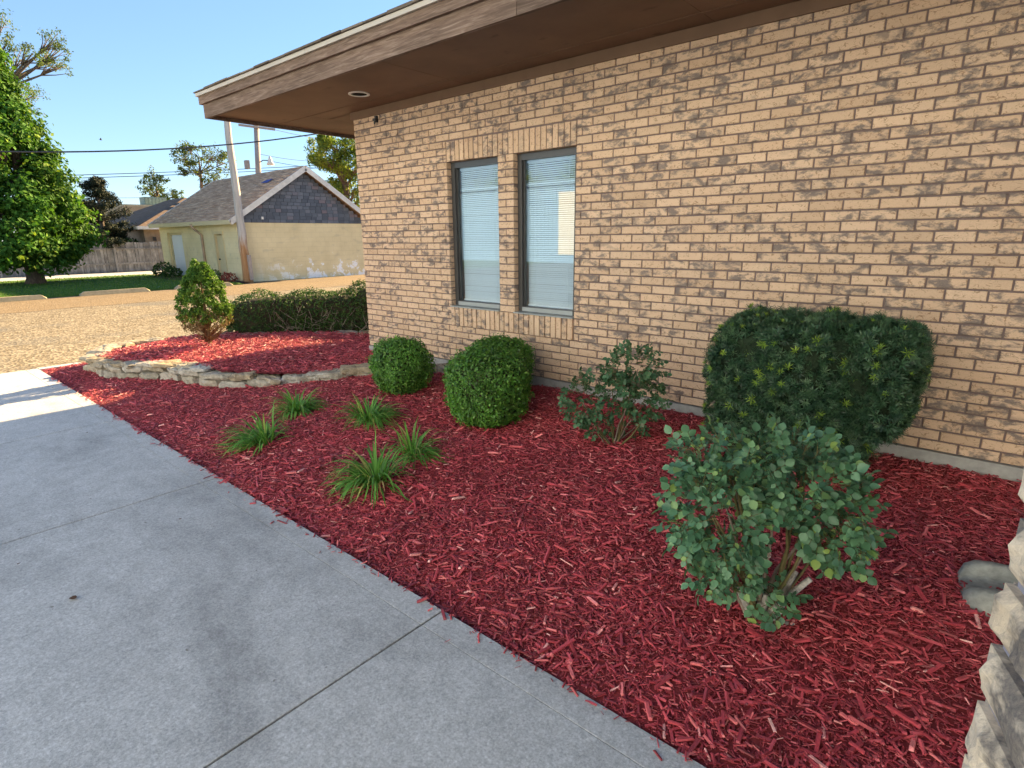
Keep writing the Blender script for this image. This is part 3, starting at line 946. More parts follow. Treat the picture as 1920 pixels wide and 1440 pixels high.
# two tall narrow windows
def window(xa, xb, shade):
    y0 = 0.062
    f = MB()
    w_ = 0.052
    f.box(xa + 0.003, xa + w_, y0, y0 + 0.06, ZS1 + 0.014, ZH - 0.003)
    f.box(xb - w_, xb - 0.003, y0, y0 + 0.06, ZS1 + 0.014, ZH - 0.003)
    f.box(xa + w_ + 0.0005, xb - w_ - 0.0005, y0 + 0.001, y0 + 0.059, ZH - 0.06, ZH - 0.003)
    f.box(xa + w_ + 0.0005, xb - w_ - 0.0005, y0 + 0.001, y0 + 0.059, ZS1 + 0.014, ZS1 + 0.066)
    # inner stop bead
    i0, i1 = xa + w_ + 0.0008, xb - w_ - 0.0008
    for q in ((i0, i0 + 0.016, ZS1 + 0.067, ZH - 0.061), (i1 - 0.016, i1, ZS1 + 0.067, ZH - 0.061)):
        f.box(q[0], q[1], y0 + 0.025, y0 + 0.055, q[2], q[3])
    fr = f.build('window', M['frame'], bld)
    g = MB(); g.box(i0, i1, y0 + 0.036, y0 + 0.040, ZS1 + 0.064, ZH - 0.058); g.build('glass_pane', M['glass'], fr)
    s = MB(); s.box(xa + 0.001, xb - 0.001, -0.022, y0 + 0.05, ZS1 + 0.001, ZS1 + 0.012); s.build('sill_flashing', M['sill'], fr)
    s = MB(); s.box(xa + w_ + 0.002, xb - w_ - 0.002, y0 - 0.006, y0 - 0.0005, ZS1 + 0.018, ZS1 + 0.058); s.build('rail_sky_sheen', M['sill'], fr)  # pale strip painting the sky's reflection on the lower rail
    bl = MB()
    n = 72
    zs = np.linspace(ZS1 + 0.085, ZH - 0.085, n)
    for z in zs:
        t = R(44 + shade)
        dy, dz = 0.0115 * math.cos(t), 0.0115 * math.sin(t)
        j = rng.normal(0, 0.0006)
        bl.add([(i0 + 0.012, 0.150 - dy, z - dz + j), (i1 - 0.012, 0.150 - dy, z - dz + j), (i1 - 0.012, 0.150 + dy, z + dz), (i0 + 0.012, 0.150 + dy, z + dz)], [(0, 1, 2, 3)])
    bl.box(i0 + 0.01, i1 - 0.01, 0.138, 0.162, ZS1 + 0.064, ZS1 + 0.080)
    bl.box(i0 + 0.01, i1 - 0.01, 0.135, 0.165, ZH - 0.082, ZH - 0.05)
    for xx in (i0 + 0.11, i1 - 0.11):
        bl.tube([(xx, 0.134, ZS1 + 0.08), (xx, 0.134, ZH - 0.08)], 0.0012, 4)
    tag(bl.build('blind', M['blind'], fr), kind='stuff')
    k = MB(); k.box(xa - 0.0, xb + 0.0, 0.262, 0.9, ZS1 - 0.02, ZH + 0.02); k.build('dim_room', M['dark'], fr)
window(XA, WA1, 2)
window(WB0, XB, 0)

# ================================================================ STONE EDGING
def stone(parent, c, yaw, L, D, H, seed):
    r_ = np.random.default_rng(seed)
    V, F = blob_mesh((0, 0, 0), (L / 2, D / 2, H / 2), 9.0, 16, 8)
    V = V + r_.normal(0, 0.0045, V.shape)
    V[:, 0] += V[:, 1] * r_.normal(0, 0.18)
    V[:, 2] += V[:, 0] * r_.normal(0, 0.05)
    V[:, 1] *= 1 + 0.25 * np.sin(V[:, 0] / L * 5 + r_.uniform(0, 6))
    ca, sa = math.cos(yaw), math.sin(yaw)
    V = V @ np.array([[ca, -sa, 0], [sa, ca, 0], [0, 0, 1]]).T + np.array(c)
    mb = MB(); mb.add(V, F, r_.random())
    return mb.build('stone', M['stone'], parent)
edg = thing('stone_edging', 'low dry stacked limestone edging curving round the raised mulch bed', 'stone border', (-1.5, -2.2, -0.24))
def along(P, s):
    d = np.r_[0, np.cumsum(np.hypot(*np.diff(P, axis=0).T))]
    x = np.interp(s, d, P[:, 0]); y = np.interp(s, d, P[:, 1])
    x2 = np.interp(min(s + 0.06, d[-1]), d, P[:, 0]); y2 = np.interp(min(s + 0.06, d[-1]), d, P[:, 1])
    x1 = np.interp(max(s - 0.06, 0), d, P[:, 0]); y1 = np.interp(max(s - 0.06, 0), d, P[:, 1])
    return x, y, math.atan2(y2 - y1, x2 - x1), d[-1]
seed = 100
def run(P, z_of, lmin, lmax, dmin, dmax, hmin, hmax, start=0.0, stop=None, push=0.0):
    global seed
    s = start
    T = along(P, 0)[3] if stop is None else stop
    while s < T - 0.06:
        L = min(random.uniform(lmin, lmax), T - s + 0.08)
        x, y, a, _ = along(P, s + L / 2)
        H = random.uniform(hmin, hmax)
        seed += 1
        D = random.uniform(dmin, dmax)
        stone(edg, (x - math.sin(a) * push, y + math.cos(a) * push, z_of(x, y, s) + H / 2), a + random.gauss(0, 0.06), L - 0.010, D, H, seed)
        s += L
TF = along(FRONT, 0)[3]
gz = lambda x, y, s: float(zm(np.array([x]), np.array([y]))[0]) - 0.03
run(FRONT, gz, 0.20, 0.42, 0.16, 0.24, 0.095, 0.115)
run(FRONT, lambda x, y, s: gz(x, y, s) + 0.085 + (0.02 if s > 2.0 else -0.03), 0.22, 0.44, 0.17, 0.26, 0.06, 0.085, 0.55, TF, 0.0)
run(FRONT, lambda x, y, s: gz(x, y, s) + 0.165, 0.20, 0.40, 0.18, 0.30, 0.045, 0.06, 2.75, TF, 0.0)
TB = along(BACK, 0)[3]
run(BACK, lambda x, y, s: ZL + 0.02, 0.22, 0.42, 0.16, 0.22, 0.16, 0.19, 0.05, TB)
run(BACK, lambda x, y, s: -0.125 + (0.035 if s < 0.9 else 0), 0.24, 0.46, 0.17, 0.26, 0.06, 0.10, 0.02, TB)

# ================================================================ PLANTS
def core_obj(name, blobs, mat, parent):
    mb = MB()
    for c, r_, e, rot in blobs:
        v, f = blob_mesh(c, r_, e, 22, 14, rot)
        mb.add(v, f)
    return mb.build(name, mat, parent, True)

def box_shrub(label, c, r_, n, seedk, e=2.9):
    t = thing('boxwood_shrub', label, 'shrub', (c[0], c[1], c[2] - r_[2]), 'clipped round boxwood shrubs')
    p, nn = superell(c, r_, e, n)
    bump_ = smooth_noise(p, 6.5, seedk) * 0.020 + smooth_noise(p, 30, seedk + 1) * 0.016 + (rng.random(n) < 0.03) * rng.uniform(0, 0.035, n)
    p = p + nn * (bump_ + rng.normal(0, 0.014, n))[:, None]
    p[:, :2] = np.array(c[:2]) + (p[:, :2] - np.array(c[:2])) * np.interp(p[:, 2] - c[2], [-r_[2], 0], [0.90, 1.0])[:, None]
    keep = p[:, 2] > c[2] - r_[2] + 0.0
    parts = [leaves(p[keep], nn[keep], 0.026, 0.6, None, 0.85)]
    q, qn = superell(c, np.array(r_) * 0.95, e, n // 2)
    parts.append(leaves(q, qn, 0.022, 1.0, None, 0.85))
    join_scatter('foliage', parts, M['boxwood'], t)
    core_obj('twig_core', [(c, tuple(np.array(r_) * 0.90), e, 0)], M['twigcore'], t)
    mb = MB()
    for k in range(5):
        a = k * 1.25
        mb.tube([(c[0] + 0.02 * math.cos(a), c[1] + 0.02 * math.sin(a), c[2] - r_[2] - 0.06), (c[0] + 0.10 * math.cos(a), c[1] + 0.10 * math.sin(a), c[2] - r_[2] + 0.12)], [0.014, 0.010], 5)
    mb.build('stem', M['twig'], t)
box_shrub('round clipped boxwood beside the end of the stone edging, leftmost of three', (1.66, -0.86, 0.110), (0.255, 0.255, 0.245), 10000, 11)
box_shrub('largest round clipped boxwood, in front of another below the window', (2.98, -1.01, 0.145), (0.305, 0.305, 0.305), 13000, 21)
box_shrub('clipped boxwood mostly hidden behind a larger one, close to the wall', (2.60, -0.42, 0.150), (0.265, 0.265, 0.265), 10000, 31)

# ---- yew
NEED = []
SPV, SPF = [], []
def add_needle(s, side, up, L, w):
    a = np.array([s, 0, 0])
    d = np.array([0.62, side * 0.78, up]); d /= np.linalg.norm(d)
    e = a + d * L
    wv = np.array([0.8, -side * 0.6, 0]) * w
    i = len(SPV)
    SPV.extend([a - wv / 2, a + wv / 2, e + wv * 0.2, e - wv * 0.2])
    SPF.append((i, i + 1, i + 2, i + 3))
for k in range(6):
    s = 0.14 + k * 0.145
    for side in (-1, 1):
        add_needle(s + 0.02 * side, side, 0.16, 0.46 - 0.03 * k, 0.060)
i = len(SPV)
SPV.extend([(0, -.02, 0), (0, .02, 0), (1.0, .008, 0), (1.0, -.008, 0)])
SPF.append((i, i + 1, i + 2, i + 3))
def sprigs(p, nn, size, spread, droop=0.0):
    n = len(p)
    D = nn + rng.normal(0, spread, (n, 3)) + np.array([0, 0, 0.25 - droop])
    Fm = frame_from_dir(D, rng.uniform(0, 6.283, n)) * (size * rng.uniform(0.7, 1.25, n))[:, None, None]
    return scatter(SPV, SPF, Fm, p, rng.random(n))
STV, STF = [], []                                  # a shoot tip: needles standing out in a star
for k in range(12):
    az, po = k * 2.39996, (0.45, 0.95, 1.30)[k % 3]
    d = np.array([math.cos(po), math.sin(po) * math.cos(az), math.sin(po) * math.sin(az)])
    w_ = np.cross(d, [1.0, 0.1, 0.0]); w_ /= np.linalg.norm(w_)
    L_ = 1.0 - 0.25 * (k % 3 == 0)
    i = len(STV)
    STV.extend([d * 0.05 - w_ * 0.045, d * 0.05 + w_ * 0.045, d * 0.6 * L_ + w_ * 0.075, d * L_, d * 0.6 * L_ - w_ * 0.075])
    STF.append((i, i + 1, i + 2, i + 3, i + 4))
def stars(p, nn, size, spread):
    n = len(p)
    D = nn + rng.normal(0, spread, (n, 3)) + np.array([0, 0, 0.2])
    Fm = frame_from_dir(D, rng.uniform(0, 6.283, n)) * (size * rng.uniform(0.75, 1.3, n))[:, None, None]
    return scatter(STV, STF, Fm, p, rng.random(n))
def yew_taper(p):
    k = np.interp(p[:, 2], [-0.12, 0.10, 0.50], [0.70, 0.84, 1.0])
    q = p.copy()
    q[:, 0] = np.where(p[:, 0] > 5.28, 5.28 + (p[:, 0] - 5.28) * k, p[:, 0])
    return q
yew = thing('yew_shrub', 'large dark green clipped yew with yellow green tips against the brick wall', 'shrub', (5.4, -0.45, -0.12))
YB = [((5.10, -0.52, 0.44), (0.375, 0.36, 0.405), 7.0, 0), ((5.48, -0.45, 0.525), (0.355, 0.34, 0.335), 6.0, 0), ((5.42, -0.46, 0.16), (0.27, 0.28, 0.28), 2.8, 0), ((5.07, -0.52, 0.12), (0.29, 0.28, 0.24), 3.0, 0)]
parts, tips = [], []
for j, (c, r_, e, ro) in enumerate(YB):
    n = (4200, 3700, 1700, 1100)[j]
    for layer, k in ((1.0, 1.0), (0.90, 0.6)):
        p, nn = superell(c, np.array(r_) * layer, e, int(n * k))
        keep = np.ones(len(p), bool)
        for i2, (c2, r2, e2, _) in enumerate(YB):
            if i2 != j:
                keep &= ~inside(p, c2, np.array(r2) * 0.93, e2)
        p, nn = p[keep], nn[keep]
        p = p + nn * (smooth_noise(p, 8, 3) * 0.028 + smooth_noise(p, 24, 5) * 0.022)[:, None] - nn * 0.03
        p = yew_taper(p)
        parts.append(stars(p, nn, 0.036, 0.35) if layer == 1.0 else sprigs(p, nn, 0.075, 0.5, 0.05))
    p, nn = superell(c, r_, e, int(n * 0.075))
    keep = np.ones(len(p), bool)
    for i2, (c2, r2, e2, _) in enumerate(YB):
        if i2 != j:
            keep &= ~inside(p, c2, np.array(r2) * 0.97, e2)
    keep &= rng.random(len(p)) < np.interp(p[:, 0], [4.8, 5.2, 5.8], [1.0, 0.55, 0.35])
    p, nn = p[keep], nn[keep]
    p = yew_taper(p + nn * (smooth_noise(p, 8, 3) * 0.028 + smooth_noise(p, 24, 5) * 0.022)[:, None] - nn * 0.016)
    tips.append(stars(p, nn + np.array([0, 0, 0.5]), 0.033, 0.3))
join_scatter('foliage', parts, M['yew'], yew)
join_scatter('new_growth', tips, M['yewtip'], yew)
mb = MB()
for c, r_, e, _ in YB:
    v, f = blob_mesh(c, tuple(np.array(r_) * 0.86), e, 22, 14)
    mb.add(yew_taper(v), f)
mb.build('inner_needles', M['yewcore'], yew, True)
mb = MB()
for k in range(7):
    a = k * 0.9 + 0.4
    mb.tube([(5.4 + 0.05 * math.cos(a), -0.45 + 0.05 * math.sin(a), -0.18), (5.4 + 0.15 * math.cos(a), -0.45 + 0.12 * math.sin(a), 0.05), (5.35 + 0.3 * math.cos(a), -0.48 + 0.2 * math.sin(a), 0.35)], [0.022, 0.016, 0.008], 6)
mb.build('trunk', M['bark'], yew)

# ---- roses
LV = []
prof = [(0.0, 0.0), (0.16, 0.30), (0.42, 0.46), (0.70, 0.36), (0.90, 0.14), (1.0, 0.0)]
ROSE_V = [(0, 0, 0)]
for s, w in prof[1:-1]:
    ROSE_V += [(s, -w, 0.10 * w / 0.4 - 0.10 * s * s), (s, 0, -0.02 - 0.10 * s * s), (s, w, 0.10 * w / 0.4 - 0.10 * s * s)]
ROSE_V.append((1, 0, -0.14))
ROSE_F = [(0, 1, 2), (0, 2, 3)]
for k in range(3):
    a = 1 + 3 * k
    ROSE_F += [(a, a + 3, a + 4, a + 1), (a + 1, a + 4, a + 5, a + 2)]
ROSE_F += [(10, 13, 11), (11, 13, 12)]
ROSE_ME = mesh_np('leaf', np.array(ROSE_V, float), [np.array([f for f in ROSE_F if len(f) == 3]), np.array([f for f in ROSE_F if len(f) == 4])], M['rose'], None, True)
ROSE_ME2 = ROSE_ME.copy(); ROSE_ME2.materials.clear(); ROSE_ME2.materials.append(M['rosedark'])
AR = np.array([cr[0], cr[1], 0.0]); AR /= np.linalg.norm(AR)
AB = np.array([-AR[1], AR[0], 0.0])
def rose_bush(name, label, base, lobes, nsp, leaf, cane_r, gaps, nsingle=300, LM=None, lmat='rose'):
    LM = LM or ROSE_ME
    t = thing(name, label, 'rose bush', tuple(base))
    base = np.array(base)
    Pts, Nrm = [], []
    tot = sum(l[3] * l[4] for l in lobes)
    centers = []
    for a, h, bb, ra, rh, rbk in lobes:
        c = base + AR * a + AB * bb + np.array([0, 0, h])
        centers.append(c)
        n = max(6, int(nsp * ra * rh / tot))
        d = rng.normal(size=(n, 3)); d /= np.linalg.norm(d, axis=1)[:, None]
        k = rng.uniform(0.62, 1.04, n) ** 0.7
        loc = AR[None] * (d[:, :1] * ra) + AB[None] * (d[:, 1:2] * rbk) + np.array([0, 0, 1.0]) * (d[:, 2:] * rh)
        Pts.append(c + loc * k[:, None]); Nrm.append(d[:, :1] * AR + d[:, 1:2] * AB + d[:, 2:] * np.array([0, 0, 1.0]))
    Pts, Nrm = np.concatenate(Pts), np.concatenate(Nrm)
    mats, twigs = [], MB()
    for p, nv in zip(Pts, Nrm):
        out_ = nv * 0.75 + np.array([0, 0, 0.15]) + rng.normal(0, 0.35, 3)
        out_ /= np.linalg.norm(out_)
        face = nv * 0.7 + np.array([0, 0, 0.75]) - 0.15 * AB + rng.normal(0, 0.25, 3)
        face -= out_ * (face @ out_); face /= np.linalg.norm(face) + 1e-9
        side = np.cross(face, out_)
        L0 = leaf * rng.uniform(0.55, 1.35)
        n_l = random.choice((3, 5, 5, 5, 7))
        arr = [(1.75, 0, 1.0)]
        for q in range((n_l - 1) // 2):
            s0 = 1.35 - 0.72 * q
            arr += [(s0, 1, 0.88 - 0.06 * q), (s0, -1, 0.88 - 0.06 * q)]
        twigs.tube([p - out_ * L0 * 0.6, p + out_ * L0 * 1.75], [0.0016, 0.0010], 3)
        for s0, sgn, k in arr:
            dirv = out_ if sgn == 0 else out_ * 0.45 + side * sgn * 0.9
            dirv = dirv + rng.normal(0, 0.14, 3) - np.array([0, 0, 0.10])
            dirv /= np.linalg.norm(dirv)
            fc = face + rng.normal(0, 0.24, 3)
            fc -= dirv * (fc @ dirv); fc /= np.linalg.norm(fc)
            sd2 = np.cross(fc, dirv)
            Lk = L0 * k
            mats.append((p + out_ * L0 * s0, np.stack([dirv * Lk, sd2 * Lk * 0.92, fc * Lk], 1)))
    dist = np.array([np.linalg.norm(m_[0] - CAM) for m_ in mats])
    order_ = np.argsort(dist)
    for i in order_[:nsingle]:
        P, B = mats[i]
        m4 = Matrix(((B[0, 0], B[0, 1], B[0, 2], P[0]), (B[1, 0], B[1, 1], B[1, 2], P[1]), (B[2, 0], B[2, 1], B[2, 2], P[2]), (0, 0, 0, 1)))
        piece('leaf', LM, t, m4)
    others = order_[nsingle:]
    if len(others):
        V, FLs, rv = scatter(ROSE_V, ROSE_F, np.array([mats[i][1] for i in others]), np.array([mats[i][0] for i in others]), rng.random(len(others)))
        o = link('foliage', mesh_np('foliage', V, FLs, M[lmat], rv, True), t)
        tag(o, kind='stuff')
    tag(twigs.build('leaf_stalks', M['canegreen'], t), kind='stuff')
    for k, c in enumerate(centers):
        for q in range(3 if k < len(gaps) else 2):
            jit = rng.normal(0, 0.05, 3) * np.array([1, 1, 0.4])
            mid = base * 0.5 + c * 0.5 + jit + np.array([0, 0, -0.02]) + AR * (0.04 * (q - 0.5))
            mb = MB()
            tt = np.linspace(0, 1, 8)[:, None]
            p0 = base + np.array([rng.normal(0, 0.018), rng.normal(0, 0.018), -0.02])
            pts = (1 - tt) ** 2 * p0 + 2 * tt * (1 - tt) * mid + tt ** 2 * (c + jit * 0.8)
            pts += rng.normal(0, 0.004, pts.shape)
            mb.tube(pts, np.linspace(cane_r * rng.uniform(0.7, 1.15), cane_r * 0.28, 8), 6)
            mb.build('cane', M['cane'] if q == 0 else M['canegreen'], t, True)
    return t, base, centers
rA, bA, cA = rose_bush('rose_bush', 'large rose bush with blue green leaves and bare gnarled canes, in front of the yew', (5.55, -2.08, -0.215),
    [(-0.24, 0.50, -0.02, 0.165, 0.24, 0.18), (-0.20, 0.29, -0.04, 0.10, 0.11, 0.11), (-0.19, 0.69, 0.03, 0.19, 0.11, 0.19), (0.08, 0.66, 0.03, 0.20, 0.13, 0.20),
     (0.20, 0.53, 0.0, 0.14, 0.16, 0.17), (0.26, 0.38, -0.02, 0.09, 0.10, 0.10), (0.02, 0.12, -0.06, 0.05, 0.07, 0.05), (-0.06, 0.56, 0.10, 0.10, 0.08, 0.12)], 1050, 0.033, 0.013, (1, 1, 1, 1, 1), 300)
mb = MB()                                       # bleached stub ends and crown of the big rose
for k in range(12):
    a = rng.uniform(0, 6.28)
    L = rng.uniform(0.07, 0.22)
    lean = rng.uniform(0.2, 0.9)
    tip = bA + np.array([math.cos(a) * L * lean, math.sin(a) * L * lean, L])
    mid = (bA + tip) / 2 + rng.normal(0, 0.012, 3)
    mb.tube([bA + np.array([math.cos(a) * 0.02, math.sin(a) * 0.02, -0.04]), mid, tip], [0.020, 0.015, 0.012], 7)
mb.tube([bA + AR * -0.03 + np.array([0, 0, 0.0]), bA + AR * 0.03 - AB * 0.04 + np.array([0, 0, 0.0]), bA + AR * 0.11 - AB * 0.05 + np.array([0, 0, 0.012])], [0.026, 0.02, 0.008], 7)
mb.tube([bA + AR * -0.09 + np.array([0, 0, 0.30]), bA + AR * -0.06 + np.array([0, 0, 0.28]), bA + AR * -0.0 + np.array([0, 0, 0.30])], [0.016, 0.015, 0.010], 7)
mb.build('stump', M['stump'], rA, True)
mb = MB()
for k in range(4):
    p = bA + AR * (-0.12 + 0.015 * k) - AB * 0.05 + np.array([0, 0, 0.14 + 0.018 * k])
    mb.add(np.array(ROSE_V) * 0.03 @ np.array([[0.4, 0.5, -0.6], [0.8, -0.5, 0.1], [0.2, 0.6, 0.7]]) + p, ROSE_F, k * 0.2)
mb.build('dry_leaf', M['dryleaf'], rA)
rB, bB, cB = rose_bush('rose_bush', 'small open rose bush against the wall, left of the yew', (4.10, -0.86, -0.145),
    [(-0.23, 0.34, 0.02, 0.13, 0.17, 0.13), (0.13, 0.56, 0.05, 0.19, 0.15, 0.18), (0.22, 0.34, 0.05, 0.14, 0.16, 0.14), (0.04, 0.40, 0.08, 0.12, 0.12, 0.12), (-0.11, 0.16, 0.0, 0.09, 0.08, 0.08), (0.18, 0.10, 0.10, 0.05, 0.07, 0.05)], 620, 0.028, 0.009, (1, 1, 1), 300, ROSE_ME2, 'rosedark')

# ---- daylily clumps
def daylily(label, base, n, length, lean_dir, lean, seedk):
    r_ = np.random.default_rng(seedk)
    t = thing('daylily_clump', label, 'ornamental grass', base, 'daylily clumps in the mulch')
    mb = MB()
    for k in range(n):
        a = r_.uniform(0, 6.283)
        d = np.array([math.cos(a), math.sin(a), 0]) * r_.uniform(0.25, 1.0) + np.array([*lean_dir, 0]) * lean
        L = length * r_.uniform(0.5, 1.12)
        w = r_.uniform(0.0042, 0.0085)
        p = np.array(base) + np.array([math.cos(a), math.sin(a), 0]) * r_.uniform(0, 0.085) + np.array([0, 0, -0.01])
        up = r_.uniform(0.15, 0.80)
        v = d * 0.5 + np.array([0, 0, up]); v /= np.linalg.norm(v)
        sd_ = np.cross(v, [0, 0, 1.0]); sd_ /= np.linalg.norm(sd_) + 1e-9
        seg = 8
        V, F = [], []
        droop = r_.uniform(0.24, 0.55)
        floor = float(zm(np.array([p[0]]), np.array([p[1]]))[0]) + 0.012
        for s in range(seg + 1):
            u = s / seg
            ww = w * (1 - u ** 2.5) * (0.55 + 1.4 * min(u, 0.35)) + 0.0004
            fold = np.array([0, 0, 1.0]) * ww * 0.5
            V += [p - sd_ * ww + fold, p.copy(), p + sd_ * ww + fold]
            v = v + np.array([0, 0, -droop * (0.25 + u)]) ; v /= np.linalg.norm(v)
            p = p + v * L / seg
            if p[2] < floor:
                p[2] = floor; v[2] = max(v[2], 0)
            if s:
                i = (s - 1) * 3
                F += [(i, i + 1, i + 4, i + 3), (i + 1, i + 2, i + 5, i + 4)]
        mb.add(np.array(V), F, r_.random() ** 1.3)
    mb.build('blades', M['daylily'], t, True)
daylily('daylily clump nearest the sidewalk, left of the others, leaning to the kerb', (1.80, -2.38, -0.235), 170, 0.35, (-0.75, -0.75), 0.40, 1)
daylily('dark daylily clump farthest from the camera, below the stone edging', (1.32, -1.80, -0.20), 200, 0.33, (0.3, 0.2), 0.2, 2)
daylily('daylily clump just left of the leftmost boxwood', (2.12, -1.58, -0.19), 200, 0.34, (0.5, 0.3), 0.15, 3)
daylily('brightest daylily clump, lowest in view, with a tall upright tuft', (3.12, -2.26, -0.235), 170, 0.38, (-0.55, -0.55), 0.32, 4)
daylily('low spreading daylily clump touching the brightest one, in front of the big boxwood', (3.00, -1.82, -0.20), 110, 0.31, (0.6, 0.25), 0.45, 5)

# ---- little cone shaped spruce with a bare brown skirt
sx, sy, sz = -1.92, -1.24, -0.02
spr = thing('dwarf_spruce', 'cone shaped dwarf spruce with a dead brown skirt, in the raised bed', 'conifer', (sx, sy, sz))
pf = lambda h: np.interp(h, [0.0, 0.15, 0.30, 0.45, 0.62, 0.80, 0.93, 1.04], [0.09, 0.20, 0.285, 0.315, 0.285, 0.22, 0.14, 0.06])
cl_p, cl_n = [], []
for k in range(330):
    h = rng.uniform(0.34, 1.03); a = rng.uniform(0, 6.283)
    rr = pf(h) * rng.uniform(0.74, 1.02)
    cl_p.append((sx + rr * math.cos(a), sy + rr * math.sin(a), sz + h)); cl_n.append((math.cos(a), math.sin(a), 0.5))
for k in range(14):
    cl_p.append((sx - 0.045 + rng.normal(0, 0.02), sy - 0.03, sz + 1.04 + rng.normal(0, 0.02))); cl_n.append((0, 0, 1))
    cl_p.append((sx + 0.05 + rng.normal(0, 0.02), sy + 0.04, sz + 1.02 + rng.normal(0, 0.02))); cl_n.append((0, 0, 1))
cl_p, cl_n = np.array(cl_p), np.array(cl_n)
def tufts(cp, cn, per, rad, size, tilt=0.8):
    n = len(cp)
    d = rng.normal(size=(n, per, 3)); d /= np.linalg.norm(d, axis=2)[:, :, None]
    d = d + cn[:, None, :] * 0.7
    d /= np.linalg.norm(d, axis=2)[:, :, None]
    p = cp[:, None, :] + d * rad * rng.uniform(0.5, 1.0, (n, per, 1))
    rv = np.clip(np.repeat(rng.random(n), per) * 0.55 + rng.random(n * per) * 0.45, 0, 0.999)
    return leaves(p.reshape(-1, 3), d.reshape(-1, 3), size, tilt, rv)
join_scatter('foliage', [tufts(cl_p, cl_n, 55, 0.05, 0.026)], M['spruce'], spr)
bp, bn = [], []
for k in range(150):
    h = rng.uniform(0.20, 0.46); a = rng.uniform(0, 6.283); rr = pf(h) * rng.uniform(0.7, 1.0)
    bp.append((sx + rr * math.cos(a), sy + rr * math.sin(a), sz + h)); bn.append((math.cos(a), math.sin(a), 0.1))
join_scatter('dead_skirt', [tufts(np.array(bp), np.array(bn), 16, 0.05, 0.022)], M['sprucebrown'], spr)
mb = MB()
mb.tube([(sx, sy, sz - 0.1), (sx, sy, sz + 0.3), (sx, sy, sz + 0.9)], [0.03, 0.022, 0.008], 7)
for k in range(130):
    h0 = rng.uniform(0.03, 0.42); a = rng.uniform(0, 6.283); rr = pf(h0 + 0.12) * rng.uniform(0.75, 1.0)
    e_ = np.array([sx + rr * math.cos(a), sy + rr * math.sin(a), sz + h0 + rng.uniform(0.05, 0.16)])
    s_ = np.array([sx, sy, sz + h0 * 0.6])
    mid = (s_ + e_) / 2 + rng.normal(0, 0.02, 3)
    mb.tube([s_, mid, e_], [0.006, 0.004, 0.002], 4)
mb.build('branches', M['sprucebrown'], spr)

# ---- hedge beyond the bed
hd = thing('hedge', 'long dark clipped hedge with bare twigs behind the raised bed', 'hedge', (-1.9, 1.1, ZL))
HROT = math.atan2(1.75, 1.62)
hx, hy = -1.62, 1.27
HL, HD = 1.95, 0.42
hc1 = (hx, hy, 0.16)
HB = [((hx - 1.08 * math.cos(HROT), hy - 1.08 * math.sin(HROT), 0.10), (1.18, HD, 0.405), 5.0, HROT), ((hx + 0.75 * math.cos(HROT), hy + 0.75 * math.sin(HROT), 0.19), (1.15, HD + 0.02, 0.50), 5.0, HROT)]
parts = []
for j, (c, r_, e, ro) in enumerate(HB):
    for layer, n in ((1.0, 14000), (0.9, 6000)):
        p, nn = superell(c, np.array(r_) * layer, e, n, ro)
        keep = ~inside(p, HB[1 - j][0], np.array(HB[1 - j][1]) * 0.95, 5.0, 1.0, ro)
        keep &= (p[:, 2] > c[2] - r_[2] * 0.80) | (rng.random(n) < 0.35)
        p, nn = p[keep], nn[keep]
        p = p + nn * (smooth_noise(p, 5, 8) * 0.035 + smooth_noise(p, 16, 9) * 0.02 + rng.normal(0, 0.018, len(p)))[:, None]
        parts.append(leaves(p, nn + np.array([0, 0, 0.3]), 0.042, 0.7, None, 0.6))
join_scatter('foliage', parts, M['hedge'], hd)
core_obj('twig_core', [(c, (r_[0] * 0.93, r_[1] * 0.84, r_[2] * 0.86), e, ro) for c, r_, e, ro in HB], M['twigcore'], hd)
mb = MB()
hu = np.array([math.cos(HROT), math.sin(HROT), 0]); hn = np.array([math.sin(HROT), -math.cos(HROT), 0])
for k in range(80):
    s = rng.uniform(-1.7, 1.8)
    p = np.array([hx, hy, 0]) + hu * s + hn * (HD * 0.80) + np.array([0, 0, rng.uniform(-0.24, 0.05)])
    d = hu * rng.normal(0, 0.45) + hn * rng.uniform(0.1, 0.35) + np.array([0, 0, rng.uniform(0.25, 1.0)])
    pts = [p]
    for q in range(5):
        d = d + rng.normal(0, 0.18, 3); d /= np.linalg.norm(d)
        pts.append(pts[-1] + d * rng.uniform(0.05, 0.10))
    mb.tube(pts, np.linspace(0.008, 0.0025, 6), 4)
    for q in range(2):
        b0 = pts[2 + q]
        d2 = d + rng.normal(0, 0.6, 3)
        mb.tube([b0, b0 + d2 * 0.07, b0 + d2 * 0.13 + rng.normal(0, 0.02, 3)], [0.004, 0.003, 0.0015], 4)
mb.build('bare_twigs', M['twig'], hd)
mb = MB()
for k in range(9):
    s = -1.6 + 0.42 * k
    p = np.array([hx, hy, ZL]) + hu * s
    mb.tube([p, p + np.array([rng.normal(0, .04), rng.normal(0, .04), 0.4])], [0.03, 0.018], 6)
mb.build('stem', M['twig'], hd)

